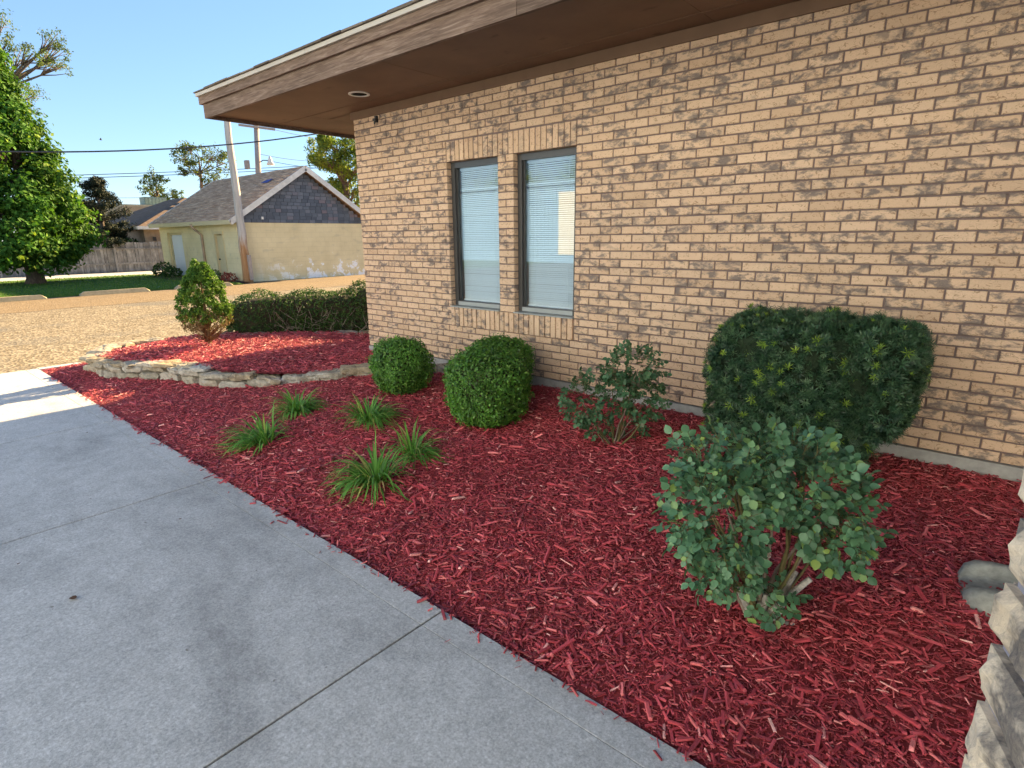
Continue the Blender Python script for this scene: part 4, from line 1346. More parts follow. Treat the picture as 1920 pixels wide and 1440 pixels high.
# ================================================================ SPLASH BLOCK AND PILLAR
def splash_block():
    t = thing('splash_block', 'grey concrete splash block with raised sides lying on the mulch by the pillar', 'splash block', (6.55, -1.35, -0.18))
    ax = np.array([0.985, 0.17, 0.0]); ax /= np.linalg.norm(ax)
    sdv = np.array([-ax[1], ax[0], 0])
    org = np.array([6.16, -1.36, -0.175])
    half_ = [(0.172, -0.05), (0.168, 0.05), (0.164, 0.068), (0.154, 0.082), (0.142, 0.087), (0.118, 0.087), (0.106, 0.082), (0.098, 0.068), (0.088, 0.040), (0.080, 0.030), (0.070, 0.026), (0.03, 0.024)]
    prof_ = [(-y, z) for y, z in half_] + half_[::-1]
    V, F = [], []
    st = [(-0.0, 0.62, 0.25), (0.02, 0.82, 0.72), (0.06, 0.95, 0.95), (0.12, 1.0, 1.0), (0.35, 1.0, 1.0), (0.72, 1.02, 0.95)]
    k = len(prof_)
    for s, wx, hz in st:
        for y, z in prof_:
            V.append(org + ax * s + sdv * y * wx + np.array([0, 0, z * hz if z > 0 else z]))
    for i in range(len(st) - 1):
        for j in range(k - 1):
            F.append((i * k + j, (i + 1) * k + j, (i + 1) * k + j + 1, i * k + j + 1))
    F.append(tuple(range(k)))
    F.append(tuple((len(st) - 1) * k + j for j in range(k - 1, -1, -1)))
    mb = MB(); mb.add(np.array(V), F)
    mb.build('trough', M['splash'], t, True)
splash_block()

pil = thing('brick_pillar', 'pale rock faced brick pillar close to the camera at the right edge', 'pillar', (6.42, -3.72, ZW))
PH = R(109.0)
pd = np.array([math.cos(PH), math.sin(PH), 0])           # along the near-left face, away from the camera
pn = np.array([-pd[1], pd[0], 0]) * 1.0                    # out of that face
pc = np.array([6.156, -3.653, 0])                           # its far left corner
PW = 0.41
ux, uy = -pd, -pn                                          # ux runs back to the camera, uy runs into the pillar
mb = MB()
q = [pc + ux * 0.008 + uy * 0.008, pc + ux * (PW - 0.008) + uy * 0.008, pc + ux * (PW - 0.008) + uy * (PW - 0.008), pc + ux * 0.008 + uy * (PW - 0.008)]
mb.add([p + np.array([0, 0, ZW - 0.0]) for p in q] + [p + np.array([0, 0, 2.76]) for p in q], MB.BOXF)
mb.build('mortar_core', M['mortar_pale'], pil)
def rock_mesh(L, H, D, seedk):
    r_ = np.random.default_rng(seedk)
    nx, nz = 12, 6
    V, F = [], []
    for i in range(nx):
        for j in range(nz):
            u, w = i / (nx - 1), j / (nz - 1)
            edge = min(u * L, (1 - u) * L, w * H * 1.4, (1 - w) * H * 1.4)
            rise = min(1, edge / 0.010)
            y = -0.002 - 0.0062 * rise * (0.9 + 0.45 * math.sin(u * 8 + seedk) + 0.3 * math.sin(w * 5 + seedk * 1.7)) - rise * abs(r_.normal(0, 0.0011))
            V.append((u * L, y if rise > 0 else 0.0, w * H))
    for i in range(nx - 1):
        for j in range(nz - 1):
            F.append((i * nz + j, (i + 1) * nz + j, (i + 1) * nz + j + 1, i * nz + j + 1))
    b0 = len(V)
    V += [(0, D, 0), (L, D, 0), (L, D, H), (0, D, H)]
    for i in range(nx - 1):
        F.append((i * nz, b0, (i + 1) * nz)) if i == 0 else None
    bot = [i * nz for i in range(nx)]; topv = [i * nz + nz - 1 for i in range(nx)]
    lef = [j for j in range(nz)]; rig = [(nx - 1) * nz + j for j in range(nz)]
    F = [f for f in F if len(f) == 4]
    F.append(tuple([b0, b0 + 1] + bot[::-1])); F.append(tuple([b0 + 2, b0 + 3] + topv))
    F.append(tuple([b0 + 3, b0] + lef)); F.append(tuple([b0 + 1, b0 + 2] + rig[::-1]))
    mb_ = MB(); mb_.add(V, F)
    return mb_.mesh('brick', M['rock_brick'])
RL, RH = 0.189, 0.0525
ROCKS = [rock_mesh(RL, RH, 0.06, s) for s in range(8)]
HALF = [rock_mesh(0.092, RH, 0.06, 20 + s) for s in range(4)]
restp = MB()
def face(org, dx, dn, single_face):
    k = 0
    z = ZW + 0.006
    while z + RH < 2.75:
        row = [(0.0, RL, 0), (RL + 0.0105, RL, 0)] if k % 2 else [(0.0, 0.092, 1), (0.1025, RL, 0), (0.306, 0.092, 1)]
        for s, L, h in row:
            me = random.choice(HALF if h else ROCKS)
            o = org + dx * (s + 0.004) + np.array([0, 0, z])
            m4 = Matrix(((dx[0], -dn[0], 0, o[0]), (dx[1], -dn[1], 0, o[1]), (0, 0, 1, o[2]), (0, 0, 0, 1)))
            if single_face and z < 1.5:
                piece('brick', me, pil, m4)
            else:
                v, f = brick_mesh(L, RH, 0.06, 0.006)
                vv = np.stack([o[0] + dx[0] * v[:, 0] - dn[0] * v[:, 1], o[1] + dx[1] * v[:, 0] - dn[1] * v[:, 1], o[2] + v[:, 2]], 1)
                restp.add(vv, f, rng.random())
        z += C
        k += 1
face(pc, ux, pn, True)
face(pc + uy * PW, -uy, pd, True)                        # far face
face(pc + ux * PW, uy, -pd, False)
face(pc + ux * PW + uy * PW, -ux, -pn, False)
tag(restp.build('brick_courses', M['rock_brick'], pil), kind='stuff')

# roof slab of the entrance porch that the pillar carries
cp = thing('porch_roof', 'brown porch roof carried by the rock faced pillar above the walk', 'roof', (8.0, -3.2, 2.76))
mb = MB(); mb.box(6.05, 11.9, -6.2, EY - 0.06, 2.765, 2.80); mb.build('soffit_panel', M['soffit'], cp)
mb = MB()
mb.box(6.0, 6.05, -6.25, EY - 0.06, 2.735, 3.0); mb.box(6.05, 11.9, -6.25, -6.2, 2.735, 3.0)
mb.build('fascia_board', M['fascia'], cp)
mb = MB(); mb.add([(5.96, -6.3, 3.0), (11.9, -6.3, 3.0), (11.9, EY - 0.06, 3.01), (5.96, EY - 0.06, 3.01), (8.0, -3.4, 3.7), (11.9, -3.4, 3.7)], [(0, 1, 5, 4), (1, 2, 5), (2, 3, 4, 5), (3, 0, 4)])
mb.build('roof', M['roof'], cp)

# a dead leaf and a twig on the walk
def dead_leaf(x, y, a, s, label):
    V = np.array(ROSE_V) * s
    ca, sa = math.cos(a), math.sin(a)
    V = np.stack([x + V[:, 0] * ca - V[:, 1] * 0.8 * sa, y + V[:, 0] * sa + V[:, 1] * 0.8 * ca, ZW + 0.006 + np.abs(V[:, 2]) * 1.3], 1)
    mb_ = MB(); mb_.add(V, ROSE_F)
    o = mb_.build('dead_leaf', M['browndead'])
    tag(o, label, 'leaf', 'dead leaves on the walk')
dead_leaf(3.05, -3.92, 0.5, 0.040, 'brown curled dead leaf lying on the concrete walk, nearest the camera')
dead_leaf(2.50, -4.02, 2.0, 0.016, 'tiny dark leaf scrap on the concrete walk, beyond the larger dead leaf')
dead_leaf(2.62, -3.30, 1.1, 0.018, 'tiny dark leaf scrap on the walk near the bed edge')
dead_leaf(0.30, -3.20, 0.3, 0.022, 'tiny dark leaf scrap on the walk at the edge of the sunlight')

# ================================================================ BEYOND THE BED
b = MB(); b.add([(-60, -26, ZL + 0.006), (60, -26, ZL + 0.006), (60, -7.2, ZL + 0.006), (-60, -7.2, ZL + 0.006)], [(0, 1, 2, 3)])
M['asphalt'] = plain('grey_lane_asphalt', (0.085, 0.09, 0.10), 0.95, 0.3, 8)
tag(b.build('added_lane', M['asphalt']), kind='structure')  # added out of view to darken the ground mirrored in the panes
# lawn, drive, wheel stops
b = MB(); b.add([(-15.80, -30, ZL + 0.03), (-15.80, 5.6, ZL + 0.03), (-26.2, 5.6, ZL + 0.03), (-26.2, -30, ZL + 0.03)], [(3, 2, 1, 0)])
b.add([(-15.80, -30, ZL), (-15.80, 5.6, ZL), (-15.80, 5.6, ZL + 0.03), (-15.80, -30, ZL + 0.03)], [(0, 1, 2, 3)])
tag(b.build('lawn', M['lawn']), kind='structure')
n = 42000
gx, gy = -15.80 - 10.3 * rng.random(n) ** 1.6, rng.uniform(-9, 5.55, n)
gm = frame_from_dir(np.stack([rng.normal(0, 0.5, n), rng.normal(0, 0.5, n), np.ones(n)], 1), rng.uniform(0, 6.28, n)) * rng.uniform(0.03, 0.075, n)[:, None, None]
o = join_scatter('grass', [scatter([(0, -0.22, 0), (0, 0.22, 0), (1, 0, 0.2)], [(0, 1, 2)], gm, np.stack([gx, gy, np.full(n, ZL + 0.028)], 1), rng.random(n))], M['grassblade'])
tag(o, 'short green lawn grass beyond the parking lot', 'grass', kind='stuff')
b = MB(); b.add([(-26.2, -40, ZL + 0.012), (-26.2, 8.5, ZL + 0.012), (-29.9, 8.5, ZL + 0.012), (-29.9, -40, ZL + 0.012)], [(3, 2, 1, 0)])
tag(b.build('driveway', M['concrete']), kind='structure')
def wheel_stop(y0, y1, x, label):
    L = y1 - y0
    V = []
    for yy, kx, kz in ((y0, 1, 0.35), (y0 + 0.12, 1, 1), (y1 - 0.12, 1, 1), (y1, 1, 0.35)):
        for xx, z in ((-0.10, 0.0), (-0.065, 0.13 * kz), (0.065, 0.13 * kz), (0.10, 0.0)):
            V.append((x + xx, yy, ZL + 0.002 + z))
    F = []
    for i in range(3):
        for j in range(3):
            F.append((i * 4 + j, i * 4 + j + 1, (i + 1) * 4 + j + 1, (i + 1) * 4 + j))
    F += [(3, 2, 1, 0), (12, 13, 14, 15)]
    mb_ = MB(); mb_.add(V, F, random.random())
    o = mb_.build('wheel_stop', M['stop'])
    tag(o, label, 'wheel stop', 'concrete wheel stops along the lawn')
M['stop'] = plain('yellowed_concrete', (0.416, 0.344, 0.216), 0.9, 0.2, 14)
wheel_stop(-3.2, -0.42, -15.50, 'concrete wheel stop at the left edge of the picture, in front of the tree')
wheel_stop(0.42, 2.35, -15.60, 'concrete wheel stop left of the dwarf spruce, between two others')
wheel_stop(3.15, 5.1, -15.65, 'concrete wheel stop partly hidden behind the dwarf spruce')

# ---- garage
ga = thing('garage', 'cream painted block garage with brown shingle roof and dark shingled gable', 'garage', (-19.9, 8.8, ZL))
GX0, GX1, GY0, GY1, GZ = -24.9, -16.8, 6.05, 12.05, 1.97
ym = (GY0 + GY1) / 2
mb = MB()
# front wall is cut by a wide door recess and a small door
D1a, D1b, D1z = -24.05, -22.3, 1.66
D2a, D2b, D2z = -18.85, -18.12, 1.54
T = 0.22
mb.box(GX0, D1a, GY0, GY0 + T, ZL, GZ); mb.box(D1a, D1b, GY0, GY0 + T, D1z, GZ)
mb.box(D1b, D2a, GY0, GY0 + T, ZL, GZ); mb.box(D2a, D2b, GY0, GY0 + T, D2z, GZ)
mb.box(D2b, GX1, GY0, GY0 + T, ZL, GZ)
mb.box(GX1 - T, GX1, GY0 + T, GY1, ZL, GZ)
mb.box(GX0, GX0 + T, GY0 + T, GY1, ZL, GZ)
mb.box(GX0 + T, GX1 - T, GY1 - T, GY1, ZL, GZ)
gw = mb.build('wall', M['cream'], ga)
RZ, OH = 4.16, 0.32
sl = (RZ - 1.98) / (ym - GY0 + OH)
mb = MB()
EV = 1.98
re0, re1 = GX0 - 0.25, GX1 + 0.28
V = []
for dz in (0.0, 0.07):
    V += [(re0, GY0 - OH, EV + dz), (re1, GY0 - OH, EV + dz), (re1, ym, RZ + dz), (re0, ym, RZ + dz), (re1, GY1 + OH, EV + dz), (re0, GY1 + OH, EV + dz)]
mb.add(V, [(6, 7, 8, 9), (9, 8, 10, 11), (3, 2, 1, 0), (5, 4, 2, 3), (0, 1, 7, 6), (11, 10, 4, 5), (1, 2, 8, 7), (2, 4, 10, 8), (3, 0, 6, 9), (5, 3, 9, 11)])
gr = mb.build('roof', M['roof'], ga)
mb = MB()
nrow = 26                                          # shingle courses, each a thin stepped strip with tabs
for sgn in (1, -1):
    for k in range(nrow):
        u0, u1 = k / nrow, (k + 1) / nrow + 0.012
        for q in range(int((re1 - re0) / 0.9)):
            xa = re0 + q * 0.9 + (0.45 if k % 2 else 0) + rng.normal(0, 0.03)
            xb = min(xa + 0.88, re1)
            if xb - xa < 0.1:
                continue
            ya = GY0 - OH + u0 * (ym - GY0 + OH); yb = GY0 - OH + u1 * (ym - GY0 + OH)
            if u1 > 1: yb = ym
            if sgn < 0:
                ya, yb = 2 * ym - ya, 2 * ym - yb
            za, zb = EV + u0 * (RZ - EV) + 0.09, EV + min(u1, 1) * (RZ - EV) + 0.072
            h = rng.uniform(0, 0.012)
            mb.add([(xa, ya, za + h), (xb, ya, za + h), (xb, yb, zb), (xa, yb, zb), (xa, ya, za - 0.02), (xb, ya, za - 0.02)], [(0, 1, 2, 3) if sgn > 0 else (3, 2, 1, 0), (4, 5, 1, 0)], rng.random())
tag(mb.build('shingle_courses', M['roof'], gr), kind='stuff')
for xx in (GX1 + 0.285, GX0 - 0.275):
    for sgn in (-1, 1):
        mb = MB()
        yb = GY0 - OH if sgn < 0 else GY1 + OH
        mb.bar((xx, yb - 0.02 * sgn * -1, EV - 0.02), (xx, ym, RZ - 0.02), 0.03, 0.20, (0, 0, 1))
        mb.build('rake_board', M['whitetrim'], ga)
mb = MB(); mb.box(re0, re1 + 0.02, GY0 - OH - 0.03, GY0 - OH - 0.001, EV - 0.08, EV + 0.08); mb.build('eave_board', M['creamtrim'], ga)
mb = MB(); mb.box(re0 + 0.02, re1 - 0.05, GY0 - OH, GY0 - 0.002, EV - 0.06, EV - 0.045); mb.build('eave_soffit', M['creamtrim'], ga)
mb = MB()                                          # gable core and its dark shingles
mb.add([(GX1 - 0.05, GY0, GZ), (GX1 - 0.05, GY1, GZ), (GX1 - 0.05, ym, RZ - 0.13)], [(0, 2, 1)])
m2 = MB(); m2.add([(GX0 + 0.05, GY0, GZ), (GX0 + 0.05, GY1, GZ), (GX0 + 0.05, ym, RZ - 0.13)], [(0, 1, 2)]); m2.build('gable', M['shingle_dark'], ga)
gab = mb.build('gable', M['shingle_dark'], ga)
mb = MB()
rows = 15
for k in range(rows):
    z0 = GZ + 0.004 + k * 0.138
    half = (ym - GY0) * (1 - (z0 + 0.05 - GZ) / (RZ - 0.13 - GZ))
    if half < 0.1: break
    y = ym - half
    y += -0.13 * (k % 2)
    while y < ym + half:
        w = rng.uniform(0.22, 0.32)
        a_, b_ = max(y, ym - half), min(y + w - 0.014, ym + half)
        if b_ - a_ > 0.05:
            o_ = rng.uniform(0, 0.012)
            mb.box(GX1 - 0.049, GX1 + 0.012 + o_, a_, b_, z0, z0 + 0.128 + rng.uniform(-0.008, 0.004), rng.random())
        y += w
tag(mb.build('gable_shingles', M['shingle_dark'], gab), kind='stuff')
mb = MB(); mb.box(GX1 + 0.02, GX1 + 0.05, GY0 + 1.02, GY0 + 1.10, GZ + 0.13, GZ + 0.23); mb.build('vent_cap', M['white'], ga)
# doors
mb = MB(); mb.box(D1a + 0.16, D1b, GY0 + 0.16, GY0 + 0.21, ZL + 0.02, D1z - 0.1)
od = mb.build('overhead_door', M['garagedoor'], ga)
for k in range(4):
    mb = MB(); z0 = ZL + 0.05 + k * 0.445
    mb.box(D1a + 0.18, D1b - 0.02, GY0 + 0.135, GY0 + 0.159, z0, z0 + 0.425); mb.build('door_panel', M['garagedoor'], od)
mb = MB(); mb.box(D1a + 0.001, D1a + 0.155, GY0 + 0.10, GY0 + 0.215, ZL, D1z - 0.001); mb.box(D1a + 0.156, D1b - 0.001, GY0 + 0.10, GY0 + 0.215, D1z - 0.095, D1z - 0.001); mb.build('door_frame', M['creamtrim'], ga)
mb = MB(); mb.box(D2a + 0.03, D2b - 0.03, GY0 + 0.06, GY0 + 0.10, ZL + 0.02, D2z - 0.03)
sdr = mb.build('side_door', M['creamtrim'], ga)
mb = MB()
for zc in (0.15, 0.95):
    mb.box(D2a + 0.13, D2b - 0.13, GY0 + 0.048, GY0 + 0.058, zc - 0.3, zc + 0.3)
mb.build('door_panel', M['creamtrim'], sdr)
mb = MB(); mb.tube([(D2a + 0.12, GY0 + 0.05, 0.55), (D2a + 0.12, GY0 + 0.0, 0.55)], [0.03, 0.035], 8); mb.build('door_knob', M['frame'], sdr)
mb = MB(); mb.box(D2a - 0.12, D2b + 0.12, GY0 - 0.05, GY0 - 0.001, D2z + 0.01, D2z + 0.12); mb.box(D2a - 0.07, D2a - 0.0, GY0 - 0.03, GY0 - 0.001, ZL, D2z); mb.box(D2b + 0.0, D2b + 0.07, GY0 - 0.03, GY0 - 0.001, ZL, D2z)
mb.build('door_casing', M['creamtrim'], ga)
mb = MB(); mb.tube([(-20.15, GY0 - OH - 0.06, EV - 0.02), (-20.1, GY0 - OH, EV - 0.16), (-20.02, GY0 - 0.06, EV - 0.45), (-20.02, GY0 - 0.06, ZL + 0.15)], [0.05] * 4, 6); mb.build('downspout', M['annexbrick'], ga)
mb = MB(); mb.add([(GX1 - 1.65, ym - 1.0, RZ - 0.70 + 0.10), (GX1 - 1.05, ym - 1.05, RZ - 0.735 + 0.10), (GX1 - 0.95, ym - 0.78, RZ - 0.545 + 0.10), (GX1 - 1.5, ym - 0.8, RZ - 0.56 + 0.10)], [(0, 1, 2, 3)])
mb.v[0][:, 2] = EV + (mb.v[0][:, 1] - (GY0 - OH)) * sl + 0.125
mb.build('blue_patch', M['bluepatch'], gr)

# old mulch and low plants at the garage's foot
b = MB()
b.add([(-23.6, 4.9, ZL + 0.036), (-20.2, 4.7, ZL + 0.036), (-17.1, 5.3, ZL + 0.036), (-16.0, 5.5, ZL + 0.036), (-16.2, 6.04, ZL + 0.06), (-24.8, 6.04, ZL + 0.06)], [tuple(range(6))])
tag(b.build('mulch_strip', M['mulchdark']), kind='structure')
def low_plant(label, c, r_, mat, n, size, name='low_shrub'):
    t = thing(name, label, 'shrub', c)
    p, nn = superell((c[0], c[1], c[2] + r_[2] * 0.8), r_, 2.2, n)
    p = p + nn * (smooth_noise(p, 7, 40) * 0.12 * r_[0])[:, None]
    join_scatter('foliage', [leaves(p, nn, size, 0.8)], mat, t)
    mb_ = MB()
    for k in range(4):
        mb_.tube([(c[0], c[1], c[2] - 0.05), (c[0] + rng.normal(0, .1), c[1] + rng.normal(0, .1), c[2] + r_[2])], [0.02, 0.01], 5)
    mb_.build('stem', M['twig'], t)
low_plant('dark low shrub at the left foot of the white garage door', (-23.6, 5.5, ZL + 0.04), (0.42, 0.38, 0.30), M['hedge'], 500, 0.10)
low_plant('dark low shrub just in front of the white garage door', (-22.4, 5.45, ZL + 0.04), (0.42, 0.38, 0.26), M['hedge'], 450, 0.10)
low_plant('small green plant at the foot of the narrow garage door', (-18.5, 5.7, ZL + 0.04), (0.25, 0.22, 0.22), M['elm'], 300, 0.07)
low_plant('small red leaved shrub at the foot of the leaning pole', (-17.1, 5.65, ZL + 0.04), (0.25, 0.25, 0.20), M['redleaf'], 360, 0.07)

# ---- wooden fence
fe = thing('wooden_fence', 'weathered grey vertical board fence behind the lawn', 'fence', (-30.0, 0, ZL))
FXX = -30.0
PLK = MB(); PLK.box(0, 0.02, 0, 0.135, 0, 1); PLANK = PLK.mesh('plank', M['plank'])
y = -12.0
i = 0
rp = MB()
while y < 8.0:
    h = 1.53 + rng.normal(0, 0.012)
    if y > -1.5:
        piece('plank', PLANK, fe, Matrix.Translation((FXX - 0.03, y, ZL + 0.02)) @ Matrix.Rotation(rng.normal(0, 0.006), 4, 'X') @ Matrix.Diagonal((1, rng.uniform(0.94, 1.03), h, 1)))
    else:
        rp.box(FXX - 0.03, FXX - 0.01, y, y + 0.135, ZL + 0.02, ZL + h, rng.random())
    y += 0.145
    i += 1
tag(rp.build('far_planks', M['plank'], fe), kind='stuff')
for k, yy in enumerate(np.arange(-11.2, 8.0, 2.37)):
    mb = MB(); mb.box(FXX, FXX + 0.10, yy, yy + 0.10, ZL, ZL + 1.52, 0.9); mb.build('post', M['plank'], fe)
    for zr_ in (0.42, 1.18):
        mb = MB(); mb.box(FXX - 0.008, FXX + 0.04, yy + 0.101, yy + 2.369, ZL + zr_, ZL + zr_ + 0.085, 0.6); mb.build('rail', M['plank'], fe)

# ---- brick house and flat-roofed building behind
ho = thing('brick_house', 'low tan brick house with brown hip roof, behind the fence left of the garage', 'house', (-34, 10, ZL))
mb = MB(); mb.box(-41, -30.7, 7.2, 15.0, ZL, 2.04); mb.build('wall', M['annexbrick'], ho)
mb = MB()
hx0, hx1, hy0, hy1, hz = -41.6, -30.3, 6.8, 15.4, 2.06
hr = (hy1 - hy0) / 2
mb.add([(hx0, hy0, hz), (hx1, hy0, hz), (hx1, hy1, hz), (hx0, hy1, hz), (hx0 + hr, hy0 + hr, hz + hr * 0.44), (hx1 - hr, hy0 + hr, hz + hr * 0.44)],
       [(0, 1, 5, 4), (1, 2, 5), (2, 3, 4, 5), (3, 0, 4), (3, 2, 1, 0)])
mb.build('roof', M['roof_old'], ho)
mb = MB(); mb.box(hx1 - 0.03, hx1 + 0.02, hy0, hy1, hz - 0.14, hz + 0.03); mb.box(hx0, hx1 - 0.031, hy0 - 0.02, hy0 + 0.03, hz - 0.14, hz + 0.03); mb.build('fascia_board', M['whitetrim'], ho)
for yy, w, h0, h1, nm in ((7.6, 0.16, 1.30, 1.52, 'wall_lamp'), (8.2, 0.5, 0.7, 1.62, 'window')):
    mb = MB(); mb.box(-30.69, -30.64, yy, yy + w, h0, h1)
    o = mb.build(nm, M['frame'], ho)
    if nm == 'window':
        mb = MB(); mb.box(-30.639, -30.62, yy + 0.04, yy + w - 0.04, h0 + 0.04, h0 + 0.42); mb.build('pane', M['white'], o)
tb = thing('flat_roof_building', 'tan flat roofed building far behind the dark cedar', 'building', (-44, 14, ZL))
A_, B_ = at(232, 386, 50), at(420, 386, 52)
mb = MB()
dq = np.array([-6.0, -2.0, 0])
q = [A_, B_, B_ + dq, A_ + dq]
mb.add([(p[0], p[1], ZL) for p in q] + [(p[0], p[1], A_[2]) for p in q], MB.BOXF)
mb.build('wall', M['tanwall'], tb)
mb = MB(); mb.add([(p[0], p[1], A_[2] + 0.002) for p in q] + [(p[0], p[1], A_[2] + 0.12) for p in q], MB.BOXF); mb.build('parapet', M['creamtrim'], tb)
ac = at(288, 380, 52)
au = thing('rooftop_unit', 'green rooftop air unit on the flat roofed building', 'air conditioner', (ac[0], ac[1], A_[2] + 0.12))
mb = MB(); mb.box(ac[0] - 0.5, ac[0] + 0.5, ac[1] - 0.75, ac[1] + 0.75, A_[2] + 0.122, A_[2] + 0.72); mb.build('casing', M['acgreen'], au)
for k in range(6):
    mb = MB(); mb.box(ac[0] + 0.501, ac[0] + 0.53, ac[1] - 0.70 + 0.235 * k, ac[1] - 0.70 + 0.235 * k + 0.15, A_[2] + 0.18, A_[2] + 0.66); mb.build('louvre', M['acgreen'], au)

# ---- poles and cables
pb = at(466, 529, 24.9); pt_ = at(425, 228, 24.9)
pb[2] = ZL - 0.1
up_ = pt_ + (pt_ - pb) * 0.08
po = thing('utility_pole', 'leaning pale wooden pole with a bare brown foot in front of the garage', 'utility pole', tuple(pb))
mb = MB()
pts = np.linspace(pb, up_, 14)
pts[:, :2] += rng.normal(0, 0.012, (14, 2))
mb.tube(pts, np.interp(np.linspace(0, 1, 14), [0, 0.06, 0.35, 1], [0.20, 0.175, 0.145, 0.105]), 12); mb.build('pole', M['pole'], po, True)
mb = MB(); e_ = pts[5]
mb.box(e_[0] + 0.15, e_[0] + 0.25, e_[1] + 0.02, e_[1] + 0.14, -0.2, 0.75); mb.build('conduit', M['pole_far'], po)
p2b, p2t = at(489, 470, 45), at(480, 222, 45)
p2b[2] = ZL
p2 = thing('utility_pole', 'straight pole with a crossarm and a yard lamp beyond the garage', 'utility pole', tuple(p2b))
mb = MB(); mb.tube([p2b, (p2b + p2t) / 2, p2t], [0.22, 0.19, 0.16], 10); mb.build('pole', M['pole_far'], p2, True)
mb = MB(); mb.bar(at(447, 234, 44.8), at(516, 243, 44.8), 0.12, 0.13); mb.build('crossarm', M['pole_far'], p2)
l0, l1, l2 = at(488, 304, 44.8), at(493, 300.5, 44.8), at(504, 301, 44.8)
mb = MB(); mb.tube([l0, l1, l2], [0.035] * 3, 6); la = mb.build('lamp_arm', M['frame'], p2)
l3 = at(506.5, 301, 44.8)
mb = MB(); mb.tube([l3 + np.array([0, 0, 0.26]), l3 + np.array([0, 0, 0.12]), l3 + np.array([0, 0, 0.0]), l3 - np.array([0, 0, 0.28])], [0.05, 0.12, 0.14, 0.26], 10); mb.build('lamp_shade', M['white'], p2, True)
mb = MB(); mb.box(p2b[0] - 0.2, p2b[0] + 0.2, p2b[1] - 0.35, p2b[1] - 0.15, at(488, 318, 45)[2], at(488, 302, 45)[2]); mb.build('transformer', M['pole_far'], p2)
def cable(label, a, bq, sag, rad):
    tt = np.linspace(0, 1, 18)[:, None]
    pts_ = a * (1 - tt) + bq * tt
    pts_[:, 2] -= (4 * tt * (1 - tt))[:, 0] * sag
    mb_ = MB(); mb_.tube(pts_, rad, 5)
    o = mb_.build('cable', M['wire'])
    tag(o, label, 'cable', 'overhead cables')
cable('thick overhead cable sagging in front of the big left tree and both poles', at(-120, 281, 21), at(640, 243, 23.5), 0.30, 0.022)
cable('upper of two thin cables passing behind the leaning pole above the garage roof', at(-60, 333, 44), at(660, 306, 47), 0.12, 0.020)
cable('lower of two thin cables passing behind the leaning pole above the garage roof', at(-60, 339, 44), at(660, 311, 47), 0.12, 0.020)
cable('thin cable from the lamp pole to the right tree, at mid height', at(488, 289, 45), at(650, 300, 50), 0.25, 0.016)
cable('thin cable dropping from the yard lamp to the garage ridge', at(507, 302, 45), at(600, 316, 46), 0.05, 0.016)
cable('thin cable leaving the crossarm for the right, under the eave', at(514, 243, 44.8), at(660, 268, 50), 0.1, 0.016)
cable('faint cable behind the cedar above the flat roofed building', at(200, 371, 60), at(330, 369, 62), 0.03, 0.016)

# ---- trees
def tube_limb(mb, p0, p1, r0, r1, bend=0.15, n=6, sides=7):
    p0, p1 = np.asarray(p0, float), np.asarray(p1, float)
    L = np.linalg.norm(p1 - p0)
    mid = (p0 + p1) / 2 + rng.normal(0, bend * L * 0.4, 3)
    tt = np.linspace(0, 1, n)[:, None]
    pts_ = (1 - tt) ** 2 * p0 + 2 * tt * (1 - tt) * mid + tt ** 2 * p1
    mb.tube(pts_, np.linspace(r0, r1, n), sides)
    return pts_
def clumps_to_leaves(cp, cn, per, rad, size, asp=0.9, tilt=0.7):
    n = len(cp)
    d = rng.normal(size=(n, per, 3)); d /= np.linalg.norm(d, axis=2)[:, :, None]
    d = d * np.array([1, 1, 0.75]) + cn[:, None, :] * 0.35
    p = cp[:, None, :] + d * rad[:, None, None] * rng.uniform(0.35, 1.0, (n, per, 1))
    nn = d + np.array([0, 0, 0.6])
    rv = np.clip(np.repeat(rng.random(n), per) * 0.5 + rng.random(n * per) * 0.5, 0, 0.999)
    return leaves(p.reshape(-1, 3), nn.reshape(-1, 3), size, tilt, rv, asp)

def big_tree():
    base = np.array([-23.2, 0.72, ZL])
    t = thing('broadleaf_tree', 'dense broadleaf tree with a short trunk on the lawn at left', 'tree', tuple(base))
    mb_ = MB()
    top = base + np.array([0.2, 0.45, 8.0])
    pts_ = np.array([base + (0, 0, -0.1), base + (0.0, 0.05, 0.25), base + (0.02, 0.02, 1.3), base + (0.1, 0.15, 3.0), base + (0.15, 0.3, 5.5), top])
    mb_.tube(pts_, [0.40, 0.30, 0.25, 0.22, 0.14, 0.04], 12)
    mb_.build('trunk', M['bark'], t, True)
    axis = lambda h: base + np.array([0.15, 0.20, 0]) * (h / 8) + np.array([0, -0.42, h])
    rad = lambda h: np.interp(h, [0.8, 1.4, 2.0, 2.9, 4.4, 5.6, 7.1, 8.4], [1.5, 2.2, 2.35, 2.15, 1.65, 1.2, 0.6, 0.15])
    cp, cn, cr_ = [], [], []
    lb = MB()
    for k in range(620):
        h = 0.85 + 7.6 * rng.random() ** 1.25
        a = rng.uniform(0, 6.283)
        lump = 1 + 0.13 * math.sin(3 * a + h * 1.7) + 0.10 * math.sin(5 * a - 2.3 * h)
        rr = rad(h) * lump * (rng.uniform(0.72, 1.0) if k % 4 else rng.uniform(0.35, 0.7))
        c = axis(h) + np.array([math.cos(a) * rr, math.sin(a) * rr, rng.normal(0, 0.1)])
        cp.append(c); cn.append((math.cos(a) * 0.9, math.sin(a) * 0.9, 0.3)); cr_.append(rng.uniform(0.35, 0.62))
        if k % 9 == 0:
            tube_limb(lb, axis(max(h * 0.75, 1.0)), c, 0.06, 0.012)
    lb.build('limbs', M['bark'], t, True)
    join_scatter('crown', [clumps_to_leaves(np.array(cp), np.array(cn), 110, np.array(cr_), 0.17)], M['maple'], t)
